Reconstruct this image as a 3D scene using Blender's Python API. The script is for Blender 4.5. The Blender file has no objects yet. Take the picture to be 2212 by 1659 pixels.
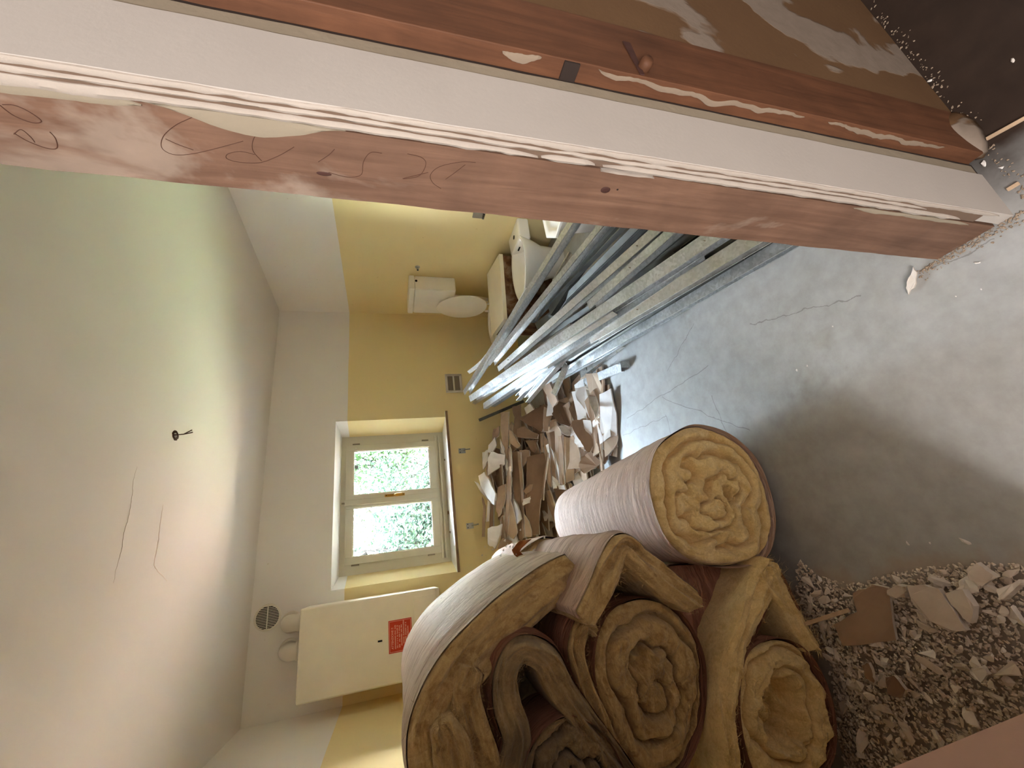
import bpy, math, random
from math import sin, cos, pi, radians, sqrt, atan2
from mathutils import Vector, Matrix, noise
random.seed(7)
S = bpy.context.scene
COL = S.collection
# ------------------------------------------------------------------ camera (photograph is turned: world up points to its left edge)
F_PX, PITCH, YAW, ROLL = 898.1, .2938, .4105, -.0202
EYE = Vector((0, 0, 1.5))
_cy, _sy, _cp, _sp = cos(YAW), sin(YAW), cos(PITCH), sin(PITCH)
FWD = Vector((_sy*_cp, _cy*_cp, -_sp)); _r = Vector((_cy, -_sy, 0)); _u = _r.cross(FWD)
RGT = _r*cos(ROLL) + _u*sin(ROLL); UPV = -_r*sin(ROLL) + _u*cos(ROLL)
cd = bpy.data.cameras.new('camera'); cam = bpy.data.objects.new('camera', cd); COL.objects.link(cam)
cd.sensor_width = 36; cd.lens = F_PX/2212*36; cd.clip_start = .02; cd.clip_end = 200
M = Matrix((-UPV, RGT, -FWD)).transposed().to_4x4(); M.translation = EYE
cam.matrix_world = M
S.camera = cam
S.view_settings.view_transform = 'Standard'; S.view_settings.look = 'None'
S.view_settings.exposure = 3.25; S.view_settings.gamma = 1.0; S.view_settings.use_curve_mapping = False
S.cycles.max_bounces = 16; S.cycles.diffuse_bounces = 12; S.cycles.transparent_max_bounces = 12
# ------------------------------------------------------------------ light
W = bpy.data.worlds.new('sky'); S.world = W; W.use_nodes = True
nt = W.node_tree; nt.nodes.clear()
_o = nt.nodes.new('ShaderNodeOutputWorld'); _b = nt.nodes.new('ShaderNodeBackground')
_tc = nt.nodes.new('ShaderNodeTexCoord'); _sx = nt.nodes.new('ShaderNodeSeparateXYZ'); _cr = nt.nodes.new('ShaderNodeValToRGB')
nt.links.new(_tc.outputs['Generated'], _sx.inputs[0]); nt.links.new(_sx.outputs[2], _cr.inputs[0])
_cr.color_ramp.elements[0].position = 0.0; _cr.color_ramp.elements[0].color = (.96, .98, 1.0, 1)
_cr.color_ramp.elements[1].position = .7; _cr.color_ramp.elements[1].color = (.62, .78, 1.0, 1)
nt.links.new(_cr.outputs[0], _b.inputs[0]); _b.inputs[1].default_value = 30.0
nt.links.new(_b.outputs[0], _o.inputs[0])

def lamp(name, typ, loc, target, energy, color=(1, 1, 1), size=1, size_y=None):
    l = bpy.data.lights.new(name, typ); l.energy = energy; l.color = color
    if typ == 'AREA':
        l.shape = 'RECTANGLE'; l.size = size; l.size_y = size_y or size
    o = bpy.data.objects.new(name, l); COL.objects.link(o); o.location = loc
    o.rotation_euler = (Vector(target)-Vector(loc)).to_track_quat('-Z', 'Y').to_euler()
    return o
sun = lamp('sun', 'SUN', (0, -4, 12), (0, 3.5, 0), 24.0, (1, .97, .93)); sun.data.angle = .01
portal = lamp('window_portal', 'AREA', (.69, 4.52, 1.45), (.69, 0, 1.45), 1, size=1.5, size_y=1.2)
portal.data.cycles.is_portal = True
hall = lamp('hall_light', 'AREA', (-1.7, -.7, 2.1), (1.4, -3.0, 1.6), 26.0, (1, .985, .965), .9, 1.1)

# ------------------------------------------------------------------ helpers
def ray(x, y):
    return FWD + UPV*(-(x-1106)/F_PX) + RGT*(-(y-829.5)/F_PX)
def at(x, y, ax, val):
    d = ray(x, y); i = 'xyz'.index(ax)
    return EYE + d*((val-EYE[i])/d[i])
def on_plane(x, y, p, n):
    d = ray(x, y); return EYE + d*((p-EYE).dot(n)/d.dot(n))
def lerp(a, b, t): return a+(b-a)*t
def srgb(r, g, b):
    f = lambda c: ((c/255)/12.92 if c/255 <= .04045 else (((c/255)+.055)/1.055)**2.4)
    return (f(r), f(g), f(b), 1)
def nz(x, y, z=0): return noise.noise(Vector((x, y, z)))
def fbm(x, y, z=0, o=4): return noise.fractal(Vector((x, y, z)), 1.0, 2.0, o)

class MB:
    def __init__(s): s.v = []; s.f = []; s.m = []; s.uv = []
    def add(s, vs, fs, mi=0, uv=None):
        b = len(s.v); s.v += [tuple(p) for p in vs]; s.f += [[i+b for i in q] for q in fs]; s.m += [mi]*len(fs)
        s.uv += (uv if uv else [(p[0], p[1], p[2]) for p in vs]); return s
    def box(s, a, b, mi=0):
        x0, y0, z0 = a; x1, y1, z1 = b
        vs = [(x0,y0,z0),(x1,y0,z0),(x1,y1,z0),(x0,y1,z0),(x0,y0,z1),(x1,y0,z1),(x1,y1,z1),(x0,y1,z1)]
        return s.add(vs, [(0,3,2,1),(4,5,6,7),(0,1,5,4),(1,2,6,5),(2,3,7,6),(3,0,4,7)], mi)
    def prism(s, poly, off, mi=0, mside=None):
        n = len(poly); off = Vector(off)
        a = [Vector(p) for p in poly]; b = [p+off for p in a]
        s.add(a, [tuple(range(n))], mi); s.add(b, [tuple(range(n-1, -1, -1))], mi)
        s.add(a+b, [(i, i+n, (i+1) % n+n, (i+1) % n) for i in range(n)], mi if mside is None else mside)
        return s
    def tube(s, pts, r, n=10, mi=0, cap=True):
        pts = [Vector(p) for p in pts]; rs = r if isinstance(r, (list, tuple)) else [r]*len(pts)
        vs = []; prev = None
        for i, p in enumerate(pts):
            t = (pts[min(i+1, len(pts)-1)]-pts[max(i-1, 0)]).normalized()
            if prev is None:
                u = t.orthogonal().normalized()
            else:
                u = (prev-t*prev.dot(t)); u = u.normalized() if u.length > 1e-6 else t.orthogonal().normalized()
            prev = u; w = t.cross(u)
            vs += [p+(u*cos(2*pi*k/n)+w*sin(2*pi*k/n))*rs[i] for k in range(n)]
        fs = [(i*n+k, i*n+(k+1) % n, (i+1)*n+(k+1) % n, (i+1)*n+k) for i in range(len(pts)-1) for k in range(n)]
        if cap: fs += [tuple(range(n-1, -1, -1)), tuple(range((len(pts)-1)*n, len(pts)*n))]
        return s.add(vs, fs, mi)
    def loft(s, rings, mi=0, cap0=True, cap1=True, closed=True):
        n = len(rings[0]); vs = [p for r in rings for p in r]; k2 = n if closed else n-1
        fs = [(i*n+k, i*n+(k+1) % n, (i+1)*n+(k+1) % n, (i+1)*n+k) for i in range(len(rings)-1) for k in range(k2)]
        if cap0: fs.append(tuple(range(n-1, -1, -1)))
        if cap1: fs.append(tuple(range((len(rings)-1)*n, len(rings)*n)))
        return s.add(vs, fs, mi)
    def grid(s, P, uv=None, mi=0):
        r, c = len(P), len(P[0])
        return s.add([p for q in P for p in q], [(i*c+j, i*c+j+1, (i+1)*c+j+1, (i+1)*c+j) for i in range(r-1) for j in range(c-1)], mi, [u for q in uv for u in q] if uv else None)

def link(name, mb, mats, parent=None, smooth=False, bevel=0, auto=None, loc=None):
    me = bpy.data.meshes.new(name)
    L = Vector(loc) if loc is not None else (Vector(parent.get('_w', (0, 0, 0))) if parent is not None else Vector((0, 0, 0)))
    vs = [(v[0]-L.x, v[1]-L.y, v[2]-L.z) for v in mb.v]
    me.from_pydata(vs, [], mb.f)
    mats = mats if isinstance(mats, (list, tuple)) else [mats]
    for m in mats: me.materials.append(m)
    me.polygons.foreach_set('material_index', mb.m)
    at_ = me.attributes.new('uvm', 'FLOAT_VECTOR', 'POINT'); at_.data.foreach_set('vector', [c for u in mb.uv for c in (u[0], u[1], u[2] if len(u) > 2 else 0)])
    if smooth: me.polygons.foreach_set('use_smooth', [True]*len(me.polygons))
    me.validate(); me.update()
    if auto is not None:
        me.polygons.foreach_set('use_smooth', [True]*len(me.polygons)); me.set_sharp_from_angle(angle=radians(auto))
    o = bpy.data.objects.new(name, me); COL.objects.link(o)
    if parent is not None:
        o.parent = parent
        P = Vector(parent.get('_w', (0, 0, 0)))
        o.location = L-P
        o['_w'] = tuple(L)
    else:
        o.location = L; o['_w'] = tuple(L)
    if bevel:
        b = o.modifiers.new('bevel', 'BEVEL'); b.width = bevel; b.segments = 3; b.limit_method = 'ANGLE'; b.angle_limit = radians(40)
        me.polygons.foreach_set('use_smooth', [True]*len(me.polygons))
        w = o.modifiers.new('wn', 'WEIGHTED_NORMAL'); w.keep_sharp = True
    return o
def tag(o, label=None, cat=None, group=None, kind=None):
    if label: o['label'] = label
    if cat: o['category'] = cat
    if group: o['group'] = group
    if kind: o['kind'] = kind
    return o
def thing(name, label, cat, loc, group=None):
    o = bpy.data.objects.new(name, None); o.empty_display_size = .05; COL.objects.link(o); o.location = loc; o['_w'] = tuple(loc)
    return tag(o, label, cat, group)

# ------------------------------------------------------------------ materials
class NT:
    def __init__(s, name, rough=.7, metal=0, spec=.3):
        s.m = bpy.data.materials.new(name); s.m.use_nodes = True; s.t = s.m.node_tree; s.b = s.t.nodes['Principled BSDF']
        s.b.inputs['Roughness'].default_value = rough; s.b.inputs['Metallic'].default_value = metal
        s.b.inputs['Specular IOR Level'].default_value = spec
    def n(s, typ, **k):
        x = s.t.nodes.new(typ)
        for a, b in k.items(): setattr(x, a, b)
        return x
    def l(s, a, b): s.t.links.new(a, b)
    def coord(s, kind='Object', scale=(1, 1, 1)):
        mp = s.n('ShaderNodeMapping'); mp.inputs['Scale'].default_value = scale
        if kind == 'uvm':
            a = s.n('ShaderNodeAttribute'); a.attribute_name = 'uvm'; s.l(a.outputs['Vector'], mp.inputs[0])
        elif kind == 'World':
            a = s.n('ShaderNodeNewGeometry'); s.l(a.outputs['Position'], mp.inputs[0])
        else:
            a = s.n('ShaderNodeTexCoord'); s.l(a.outputs[kind], mp.inputs[0])
        return mp.outputs[0]
    def noise(s, vec, scale=5, detail=4, rough=.55, dist=0):
        x = s.n('ShaderNodeTexNoise'); x.inputs['Scale'].default_value = scale; x.inputs['Detail'].default_value = detail
        x.inputs['Roughness'].default_value = rough; x.inputs['Distortion'].default_value = dist
        s.l(vec, x.inputs['Vector']); return x.outputs['Fac']
    def ramp(s, fac, stops):
        r = s.n('ShaderNodeValToRGB'); e = r.color_ramp.elements
        while len(e) < len(stops): e.new(.5)
        for k, (p, c) in zip(e, stops): k.position = p; k.color = c if len(c) == 4 else (*c, 1)
        s.l(fac, r.inputs[0]); return r.outputs[0]
    def mix(s, fac, a, b, mode='MIX'):
        x = s.n('ShaderNodeMix', data_type='RGBA', blend_type=mode)
        for v, i in ((fac, 0), (a, 6), (b, 7)):
            if hasattr(v, 'is_linked') or hasattr(v, 'links'): s.l(v, x.inputs[i])
            else: x.inputs[i].default_value = v
        return x.outputs[2]
    def math(s, op, a, b=0, c=None):
        x = s.n('ShaderNodeMath', operation=op)
        for i, v in enumerate((a, b, c)):
            if v is None: continue
            if hasattr(v, 'links'): s.l(v, x.inputs[i])
            else: x.inputs[i].default_value = v
        return x.outputs[0]
    def col(s, c):
        if hasattr(c, 'links'): s.l(c, s.b.inputs['Base Color'])
        else: s.b.inputs['Base Color'].default_value = c
    def rough(s, c): s.l(c, s.b.inputs['Roughness'])
    def bump(s, h, strength=.3, dist=.01, prev=None):
        x = s.n('ShaderNodeBump'); x.inputs['Strength'].default_value = strength; x.inputs['Distance'].default_value = dist
        s.l(h, x.inputs['Height'])
        if prev is not None: s.l(prev, x.inputs['Normal'])
        s.l(x.outputs[0], s.b.inputs['Normal']); return x.outputs[0]

def simple(name, c, rough=.6, metal=0, spec=.4, var=.06, sc=6, bump=0, bs=60):
    k = NT(name, rough, metal, spec); v = k.coord('World')
    n = k.noise(v, sc, 4)
    a = tuple(x*(1-var) for x in c[:3])+(1,); b = tuple(min(1, x*(1+var)) for x in c[:3])+(1,)
    k.col(k.ramp(n, [(.3, a), (.7, b)]))
    if bump: k.bump(k.noise(v, bs, 3), bump, .002)
    return k.m

WHITE_WALL = srgb(243, 239, 235); YELLOW = srgb(240, 221, 168)
def wall_mat(name, white=WHITE_WALL, yellow=YELLOW, split=1.866):
    k = NT(name, .85, 0, .2); v = k.coord('World')
    sx = k.n('ShaderNodeSeparateXYZ'); k.l(v, sx.inputs[0])
    wob = k.math('MULTIPLY', k.math('SUBTRACT', k.noise(v, 3, 2), .5), .012)
    z = k.math('ADD', sx.outputs[2], wob)
    fac = k.math('GREATER_THAN', z, split)
    big = k.noise(v, 1.3, 4)
    y1 = tuple(c*.90 for c in yellow[:3])+(1,); w1 = tuple(c*.92 for c in white[:3])+(1,)
    c = k.mix(fac, k.mix(big, y1, yellow), k.mix(big, w1, white))
    sp = k.noise(v, 38, 3); sp = k.ramp(sp, [(.72, (1, 1, 1)), (.78, (.8, .76, .68))])
    c = k.mix(1.0, c, sp, 'MULTIPLY')
    k.col(c); k.bump(k.noise(v, 140, 3), .12, .002, k.bump(k.noise(v, 5, 2), .2, .01))
    return k.m
m_wall = wall_mat('painted_wall')
def ceiling_mat():
    k = NT('ceiling_paint', .9, 0, .15); v = k.coord('World')
    c = k.mix(k.noise(v, .9, 3), srgb(222, 215, 210), srgb(230, 225, 220))
    k.col(c); k.bump(k.noise(v, 160, 3), .1, .002); return k.m
m_ceil = ceiling_mat()
def floor_mat():
    k = NT('concrete_floor', .55, 0, .35); v = k.coord('World')
    n1 = k.noise(v, 1.6, 6, .6); n2 = k.noise(v, 14, 6, .65)
    c = k.mix(n1, srgb(150, 149, 147), srgb(172, 172, 171))
    c = k.mix(1.0, c, k.ramp(n2, [(.35, (.86, .85, .83)), (.65, (1.04, 1.04, 1.04))]), 'MULTIPLY')
    st = k.ramp(k.noise(v, 3.1, 5, .6, .6), [(.60, (1, 1, 1)), (.72, (.80, .76, .70))]); c = k.mix(1.0, c, st, 'MULTIPLY')
    # hall side of the threshold: grime and low light painted into the colour
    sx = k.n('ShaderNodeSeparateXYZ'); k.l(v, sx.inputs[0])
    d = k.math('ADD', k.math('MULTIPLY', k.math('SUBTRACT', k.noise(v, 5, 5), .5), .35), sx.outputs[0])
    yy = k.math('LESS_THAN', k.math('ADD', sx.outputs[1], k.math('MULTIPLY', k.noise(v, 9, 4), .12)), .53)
    dirt_gloom = k.ramp(d, [(.60, (0, 0, 0)), (.82, (1, 1, 1))]); dirt_gloom = k.math('MULTIPLY', dirt_gloom, yy)
    c = k.mix(dirt_gloom, c, k.mix(n2, srgb(34, 25, 21), srgb(62, 48, 40)))
    # dusty plaster ground under the rubble by the left jamb
    yl = k.math('ADD', k.math('MULTIPLY', k.noise(v, 7, 4), .25), k.math('ADD', sx.outputs[0], k.math('MULTIPLY', sx.outputs[1], .10)))
    du = k.ramp(yl, [(-.0 + .02, (1, 1, 1)), (.08, (0, 0, 0))]); yb = k.math('LESS_THAN', sx.outputs[1], 1.5)
    c = k.mix(k.math('MULTIPLY', k.math('MULTIPLY', du, yb), .7), c, k.mix(n2, srgb(150, 134, 120), srgb(184, 170, 154)))
    # hairline cracks
    def crack(a, b, w=.0022, seed=0):
        nonlocal c
        ax, ay = a; bx, by = b; L = sqrt((bx-ax)**2+(by-ay)**2); nx, ny = -(by-ay)/L, (bx-ax)/L; tx, ty = (bx-ax)/L, (by-ay)/L
        wob = k.math('MULTIPLY', k.math('SUBTRACT', k.noise(v, 6+seed, 4), .5), .05)
        dd = k.math('ADD', k.math('ADD', k.math('MULTIPLY', sx.outputs[0], nx), k.math('MULTIPLY', sx.outputs[1], ny)), -(ax*nx+ay*ny))
        dd = k.math('ABSOLUTE', k.math('ADD', dd, wob))
        tt = k.math('ADD', k.math('ADD', k.math('MULTIPLY', sx.outputs[0], tx), k.math('MULTIPLY', sx.outputs[1], ty)), -(ax*tx+ay*ty))
        ins = k.math('MULTIPLY', k.math('GREATER_THAN', tt, 0), k.math('LESS_THAN', tt, L))
        q = k.math('MULTIPLY', k.math('LESS_THAN', dd, w), ins)
        c = k.mix(k.math('MULTIPLY', q, .55), c, srgb(96, 92, 88))
    for i, (p, q) in enumerate([((1354,905),(1530,790)), ((1430,860),(1620,930)), ((1345,940),(1440,900)), ((1438,895),(1455,960)),
                 ((1536,855),(1580,960)), ((1500,700),(1440,800)), ((1985,590),(2150,520)), ((1620,700),(1860,640))]):
        a = at(*p, 'z', 0); b = at(*q, 'z', 0); crack((a.x, a.y), (b.x, b.y), .0018, i)
    k.col(c)
    k.rough(k.ramp(n1, [(.3, (.42,)*3), (.7, (.62,)*3)]))
    k.bump(n2, .12, .004, k.bump(k.noise(v, 90, 3), .15, .001)); return k.m
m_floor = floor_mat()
def wood_mat(name, ca, cb, axis=(14, 14, 1.1), plaster=.0, psc=4, pc=srgb(144, 126, 112), rough=.65):
    k = NT(name, rough, 0, .25); v = k.coord('World', axis); w = k.coord('World')
    g = k.noise(v, 2.2, 7, .62, 1.2); g2 = k.noise(k.coord('World', (axis[0]*5, axis[1]*5, axis[2]*2)), 2, 5)
    c = k.mix(k.ramp(g, [(.3, (0,)*3), (.7, (1,)*3)]), ca, cb)
    c = k.mix(.35, c, k.mix(g2, ca, cb), 'MIX')
    if plaster:
        p = k.noise(k.coord('World', (1, 1, .55)), psc, 6, .6, .4)
        c = k.mix(k.ramp(p, [(plaster, (0,)*3), (plaster+.07, (.85,)*3)]), c, pc)
    c = k.mix(1.0, c, k.ramp(k.noise(w, 9, 4), [(.3, (.78,)*3), (.7, (1.08,)*3)]), 'MULTIPLY')
    k.col(c); k.bump(g, .25, .003, k.bump(g2, .2, .001)); return k.m
m_plank = wood_mat('jamb_wood', srgb(92, 66, 52), srgb(128, 98, 80), plaster=.555, psc=4.2)
m_board = wood_mat('orange_board', srgb(72, 44, 28), srgb(110, 71, 48), plaster=.72)
m_stick = wood_mat('stick_wood', srgb(190, 160, 132), srgb(214, 186, 156), axis=(9, 9, 9))
def hall_wall_mat():
    k = NT('old_brown_wall', .85, 0, .15); v = k.coord('World', (1, 1, .8)); w = k.coord('World')
    base = k.mix(k.noise(w, 2.4, 5), srgb(82, 57, 38), srgb(112, 86, 60))
    p = k.noise(v, 2.9, 5, .5, .5); f = k.ramp(p, [(.515, (0,)*3), (.535, (1,)*3)])
    c = k.mix(f, base, k.mix(k.noise(w, 30, 3), srgb(116, 102, 90), srgb(138, 124, 112)))
    k.col(c); k.bump(f, .4, .004, k.bump(k.noise(w, 60, 4), .3, .002)); return k.m
m_hallwall = hall_wall_mat()
def plaster_mat(name, a, b, bs=70, bst=.25, sc=4):
    k = NT(name, .88, 0, .15); v = k.coord('World')
    c = k.mix(k.noise(v, sc, 5), a, b); k.col(c); k.bump(k.noise(v, bs, 4), bst, .003); return k.m
m_casing = plaster_mat('casing_paint', srgb(168, 159, 152), srgb(182, 174, 167), 110, .1)
m_strip = plaster_mat('plaster_crust', srgb(150, 138, 128), srgb(176, 165, 155), 60, .6)
m_greystrip = plaster_mat('grey_joint', srgb(128, 116, 100), srgb(152, 140, 122), 50, .4)
m_jambpink = plaster_mat('jamb_pink_paint', srgb(170, 134, 118), srgb(184, 150, 134), 60, .2)
m_darkgap = simple('dark_gap', srgb(40, 28, 22), .9)
m_cream = simple('cream_enamel', srgb(242, 234, 214), .32, 0, .5, .03)
m_white = simple('white_ceramic', srgb(242, 240, 236), .18, 0, .5, .03)
m_plastic = simple('white_plastic', srgb(242, 238, 230), .35, 0, .5, .03)
m_pipe = simple('white_pipe', srgb(228, 220, 208), .45, 0, .4, .04)
m_seal = simple('grey_seal', srgb(140, 128, 112), .6)
m_black = simple('black_hole', srgb(18, 14, 12), .9)
m_frame = simple('window_paint', srgb(206, 200, 180), .5, 0, .4, .05, 3, .15, 40)
m_marble = simple('sill_marble', srgb(232, 230, 228), .3, 0, .5, .04, 8)
m_silledge = simple('sill_edge', srgb(140, 112, 84), .6, 0, .3, .2, 12)
m_brass = simple('brass', srgb(176, 138, 62), .28, 1, .5, .1, 20)
m_chrome = simple('steel_fitting', srgb(170, 168, 162), .3, 1, .5, .1, 20)
m_hinge = simple('hinge_metal', srgb(150, 140, 120), .45, .6)
m_red = simple('red_label', srgb(206, 60, 32), .5, 0, .3, .03)
m_print = simple('label_print', srgb(232, 170, 150), .6, 0, .3, .02)
m_wire = simple('old_wire', srgb(70, 36, 18), .6)
m_sootm = NT('soot_mark', .9)
def rust_mat():
    k = NT('rusty_metal', .7, .2, .3); v = k.coord('World')
    n = k.noise(v, 9, 6, .65, .5)
    k.col(k.ramp(n, [(.32, srgb(62, 34, 18)), (.5, srgb(120, 84, 58)), (.66, srgb(158, 138, 116))])); k.bump(n, .3, .004); return k.m
m_rust = rust_mat()
def steel_mat():
    k = NT('galvanised_steel', .3, .88, .5); v = k.coord('World')
    oi = k.n('ShaderNodeObjectInfo')
    vo = k.n('ShaderNodeTexVoronoi'); vo.inputs['Scale'].default_value = 90; k.l(v, vo.inputs['Vector'])
    n = k.noise(v, 5, 4)
    c = k.mix(k.ramp(vo.outputs['Color'], [(.2, (0,)*3), (.8, (1,)*3)]), srgb(186, 188, 188), srgb(212, 214, 215))
    c = k.mix(k.ramp(oi.outputs['Random'], [(.35, (0,)*3), (.9, (.45,)*3)]), c, srgb(190, 176, 152))
    c = k.mix(1.0, c, k.ramp(n, [(.3, (.82,)*3), (.7, (1.05,)*3)]), 'MULTIPLY')
    k.col(c); k.rough(k.ramp(k.noise(v, 18, 4), [(.3, (.28,)*3), (.7, (.48,)*3)]))
    k.bump(k.noise(v, 30, 2), .05, .002); return k.m
m_steel = steel_mat()
m_steeld = simple('dusty_shaded_steel', srgb(104, 104, 100), .5, .6, .4, .25, 9)  # dull steel; shade inside the stud pile is put into its dark colour
def board_face_mat(name, stops):
    k = NT(name, .85, 0, .15); v = k.coord('World'); oi = k.n('ShaderNodeObjectInfo')
    c = k.ramp(oi.outputs['Random'], stops)
    c = k.mix(1.0, c, k.ramp(k.noise(v, 8, 5), [(.3, (.84, .83, .82)), (.7, (1.06,)*3)]), 'MULTIPLY')
    k.col(c); k.bump(k.noise(v, 50, 4), .3, .003); return k.m
m_pb = board_face_mat('board_paper_brown', [(0, srgb(150, 122, 98)), (.5, srgb(176, 150, 128)), (1, srgb(196, 174, 152))])
m_pbd = board_face_mat('board_paper_dark', [(0, srgb(128, 102, 82)), (1, srgb(150, 122, 98))])
m_pw = board_face_mat('board_paper_white', [(0, srgb(214, 206, 198)), (1, srgb(232, 228, 226))])
m_core = plaster_mat('gypsum_core', srgb(188, 176, 162), srgb(224, 216, 206), 90, .6, 30)
m_chunk = board_face_mat('plaster_chunk', [(0, srgb(196, 180, 164)), (.4, srgb(226, 214, 202)), (1, srgb(240, 234, 226))])
def rubble_mat():
    k = NT('rubble_dust', .9, 0, .1); v = k.coord('World')
    c = k.ramp(k.noise(v, 60, 3, .7), [(.3, srgb(168, 150, 134)), (.5, srgb(212, 198, 182)), (.7, srgb(240, 232, 222))])
    k.col(c); return k.m
m_rubble = rubble_mat()
def fibre_mat(name, dark, mid, light, stretch=(1, 1, 1), grey=0, mot=(.66, .58, .48)):
    k = NT(name, .95, 0, .05); v = k.coord('uvm', stretch); w = k.coord('World')
    n = k.noise(v, 9, 7, .62, .8); n2 = k.noise(w, 70, 6, .7, 1.5); n3 = k.noise(w, 4, 4, .55)
    c = k.mix(k.ramp(n3, [(.35, (0,)*3), (.65, (.6,)*3)]), k.ramp(n, [(.28, dark), (.5, mid), (.74, light)]), mid)
    c = k.mix(1.0, c, k.ramp(n2, [(.3, (.80, .75, .68)), (.65, (1.06,)*3)]), 'MULTIPLY')
    c = k.mix(1.0, c, k.ramp(k.noise(w, 13, 5, .65, 1.2), [(.34, mot), (.5, (1, 1, 1))]), 'MULTIPLY')
    if grey: c = k.mix(k.ramp(n3, [(grey, (0,)*3), (grey+.15, (.8,)*3)]), c, srgb(112, 96, 74))
    k.col(c)
    k.b.inputs['Sheen Weight'].default_value = .25; k.b.inputs['Sheen Roughness'].default_value = .6
    k.bump(n2, .7, .005, k.bump(n, .35, .010)); return k.m
m_fib = fibre_mat('fibreglass', srgb(214, 184, 120), srgb(238, 214, 154), srgb(246, 228, 180), mot=(.86, .80, .70))
m_fibs = fibre_mat('fibreglass_layered', srgb(156, 126, 78), srgb(194, 166, 112), srgb(218, 194, 146), (1.5, 4.5, 1))
m_fibg = fibre_mat('fibreglass_grey', srgb(132, 110, 74), srgb(166, 142, 100), srgb(190, 166, 124), (1.5, 4.5, 1), .42)
def paper_mat(name, a, b, sc=(3, 26, 1), spots=True):
    k = NT(name, .62, 0, .3); v = k.coord('uvm', sc); w = k.coord('uvm')
    n = k.noise(v, 1.6, 6, .6, .6); n2 = k.noise(v, 4.5, 4, .6)
    c = k.mix(k.noise(w, 3, 4), a, b)
    c = k.mix(1.0, c, k.ramp(n, [(.38, (.66, .59, .55)), (.46, (1, 1, 1))]), 'MULTIPLY')
    if spots:
        c = k.mix(1.0, c, k.ramp(k.noise(w, 40, 2), [(.79, (1, 1, 1)), (.81, (.25, .18, .12))]), 'MULTIPLY')
    k.col(c)
    rg = k.n('ShaderNodeMath', operation='ABSOLUTE'); k.l(k.math('SUBTRACT', n, .5), rg.inputs[0])
    k.bump(k.ramp(rg.outputs[0], [(0, (0,)*3), (.10, (1,)*3)]), .8, .010, k.bump(n2, .35, .006)); return k.m
m_paper = paper_mat('pink_kraft_paper', srgb(214, 184, 168), srgb(224, 200, 186))
m_paperw = paper_mat('pale_kraft_paper', srgb(212, 192, 172), srgb(226, 210, 194), (4, 22, 1))
m_paperd = paper_mat('dull_kraft_paper', srgb(150, 102, 82), srgb(168, 122, 100))
m_leafpaper = simple('brown_scrap', srgb(150, 88, 44), .6, 0, .3, .2, 30)
m_glass = None
def glass_mat():
    m = bpy.data.materials.new('window_glass'); m.use_nodes = True; t = m.node_tree; t.nodes.clear()
    o = t.nodes.new('ShaderNodeOutputMaterial'); a = t.nodes.new('ShaderNodeBsdfTransparent'); g = t.nodes.new('ShaderNodeBsdfGlossy')
    a.inputs[0].default_value = (.95, .97, .96, 1); g.inputs['Roughness'].default_value = .02
    mx = t.nodes.new('ShaderNodeMixShader'); fr = t.nodes.new('ShaderNodeFresnel'); fr.inputs[0].default_value = 1.45
    t.links.new(fr.outputs[0], mx.inputs[0]); t.links.new(a.outputs[0], mx.inputs[1]); t.links.new(g.outputs[0], mx.inputs[2]); t.links.new(mx.outputs[0], o.inputs[0]); return m
m_glass = glass_mat()
def leaf_mat(name, a, b):
    k = NT(name, .5, 0, .3); oi = k.coord('World'); c = k.mix(k.noise(oi, 9, 2), a, b); k.col(c)
    t = k.t; tr = t.nodes.new('ShaderNodeBsdfTranslucent'); mx = t.nodes.new('ShaderNodeMixShader'); mx.inputs[0].default_value = .4
    tr.inputs[0].default_value = b; t.links.new(k.b.outputs[0], mx.inputs[1]); t.links.new(tr.outputs[0], mx.inputs[2])
    t.links.new(mx.outputs[0], t.nodes['Material Output'].inputs[0]); return k.m
m_leaf = leaf_mat('leaf', (.005, .014, .004, 1), (.012, .030, .006, 1))
m_leafb = leaf_mat('leaf_bluish', (.005, .012, .007, 1), (.010, .022, .013, 1))
m_bark = simple('bark', (.010, .009, .008, 1), .95, 0, .05)
def ground_mat():
    k = NT('garden_ground', .9, 0, .1); v = k.coord('World'); sx = k.n('ShaderNodeSeparateXYZ'); k.l(v, sx.inputs[0])
    f = k.ramp(k.math('ADD', sx.outputs[0], k.math('MULTIPLY', k.noise(v, .8, 3), .8)), [(.0, (1,)*3), (.5, (0,)*3)])
    c = k.mix(f, k.mix(k.noise(v, 3, 3), (.50, .34, .26, 1), (.58, .42, .33, 1)), k.mix(k.noise(v, 3, 3), (.24, .32, .15, 1), (.32, .40, .21, 1)))
    k.col(c); return k.m
m_ground = ground_mat()

# ================================================================== setting
XL, XR, YB, ZC, T = -.861, 2.668, 4.1, 2.545, .5
Y0, Y1, JX, JL = .416, .582, .609, -.335
def struct(name, mb, mat, parent=None, **k):
    o = link(name, mb, mat, parent, **k)
    if parent is None: o['kind'] = 'structure'
    return o
struct('floor', MB().box((-3, -3.2, -.12), (3.4, 4.6, 0)), m_floor)
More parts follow.
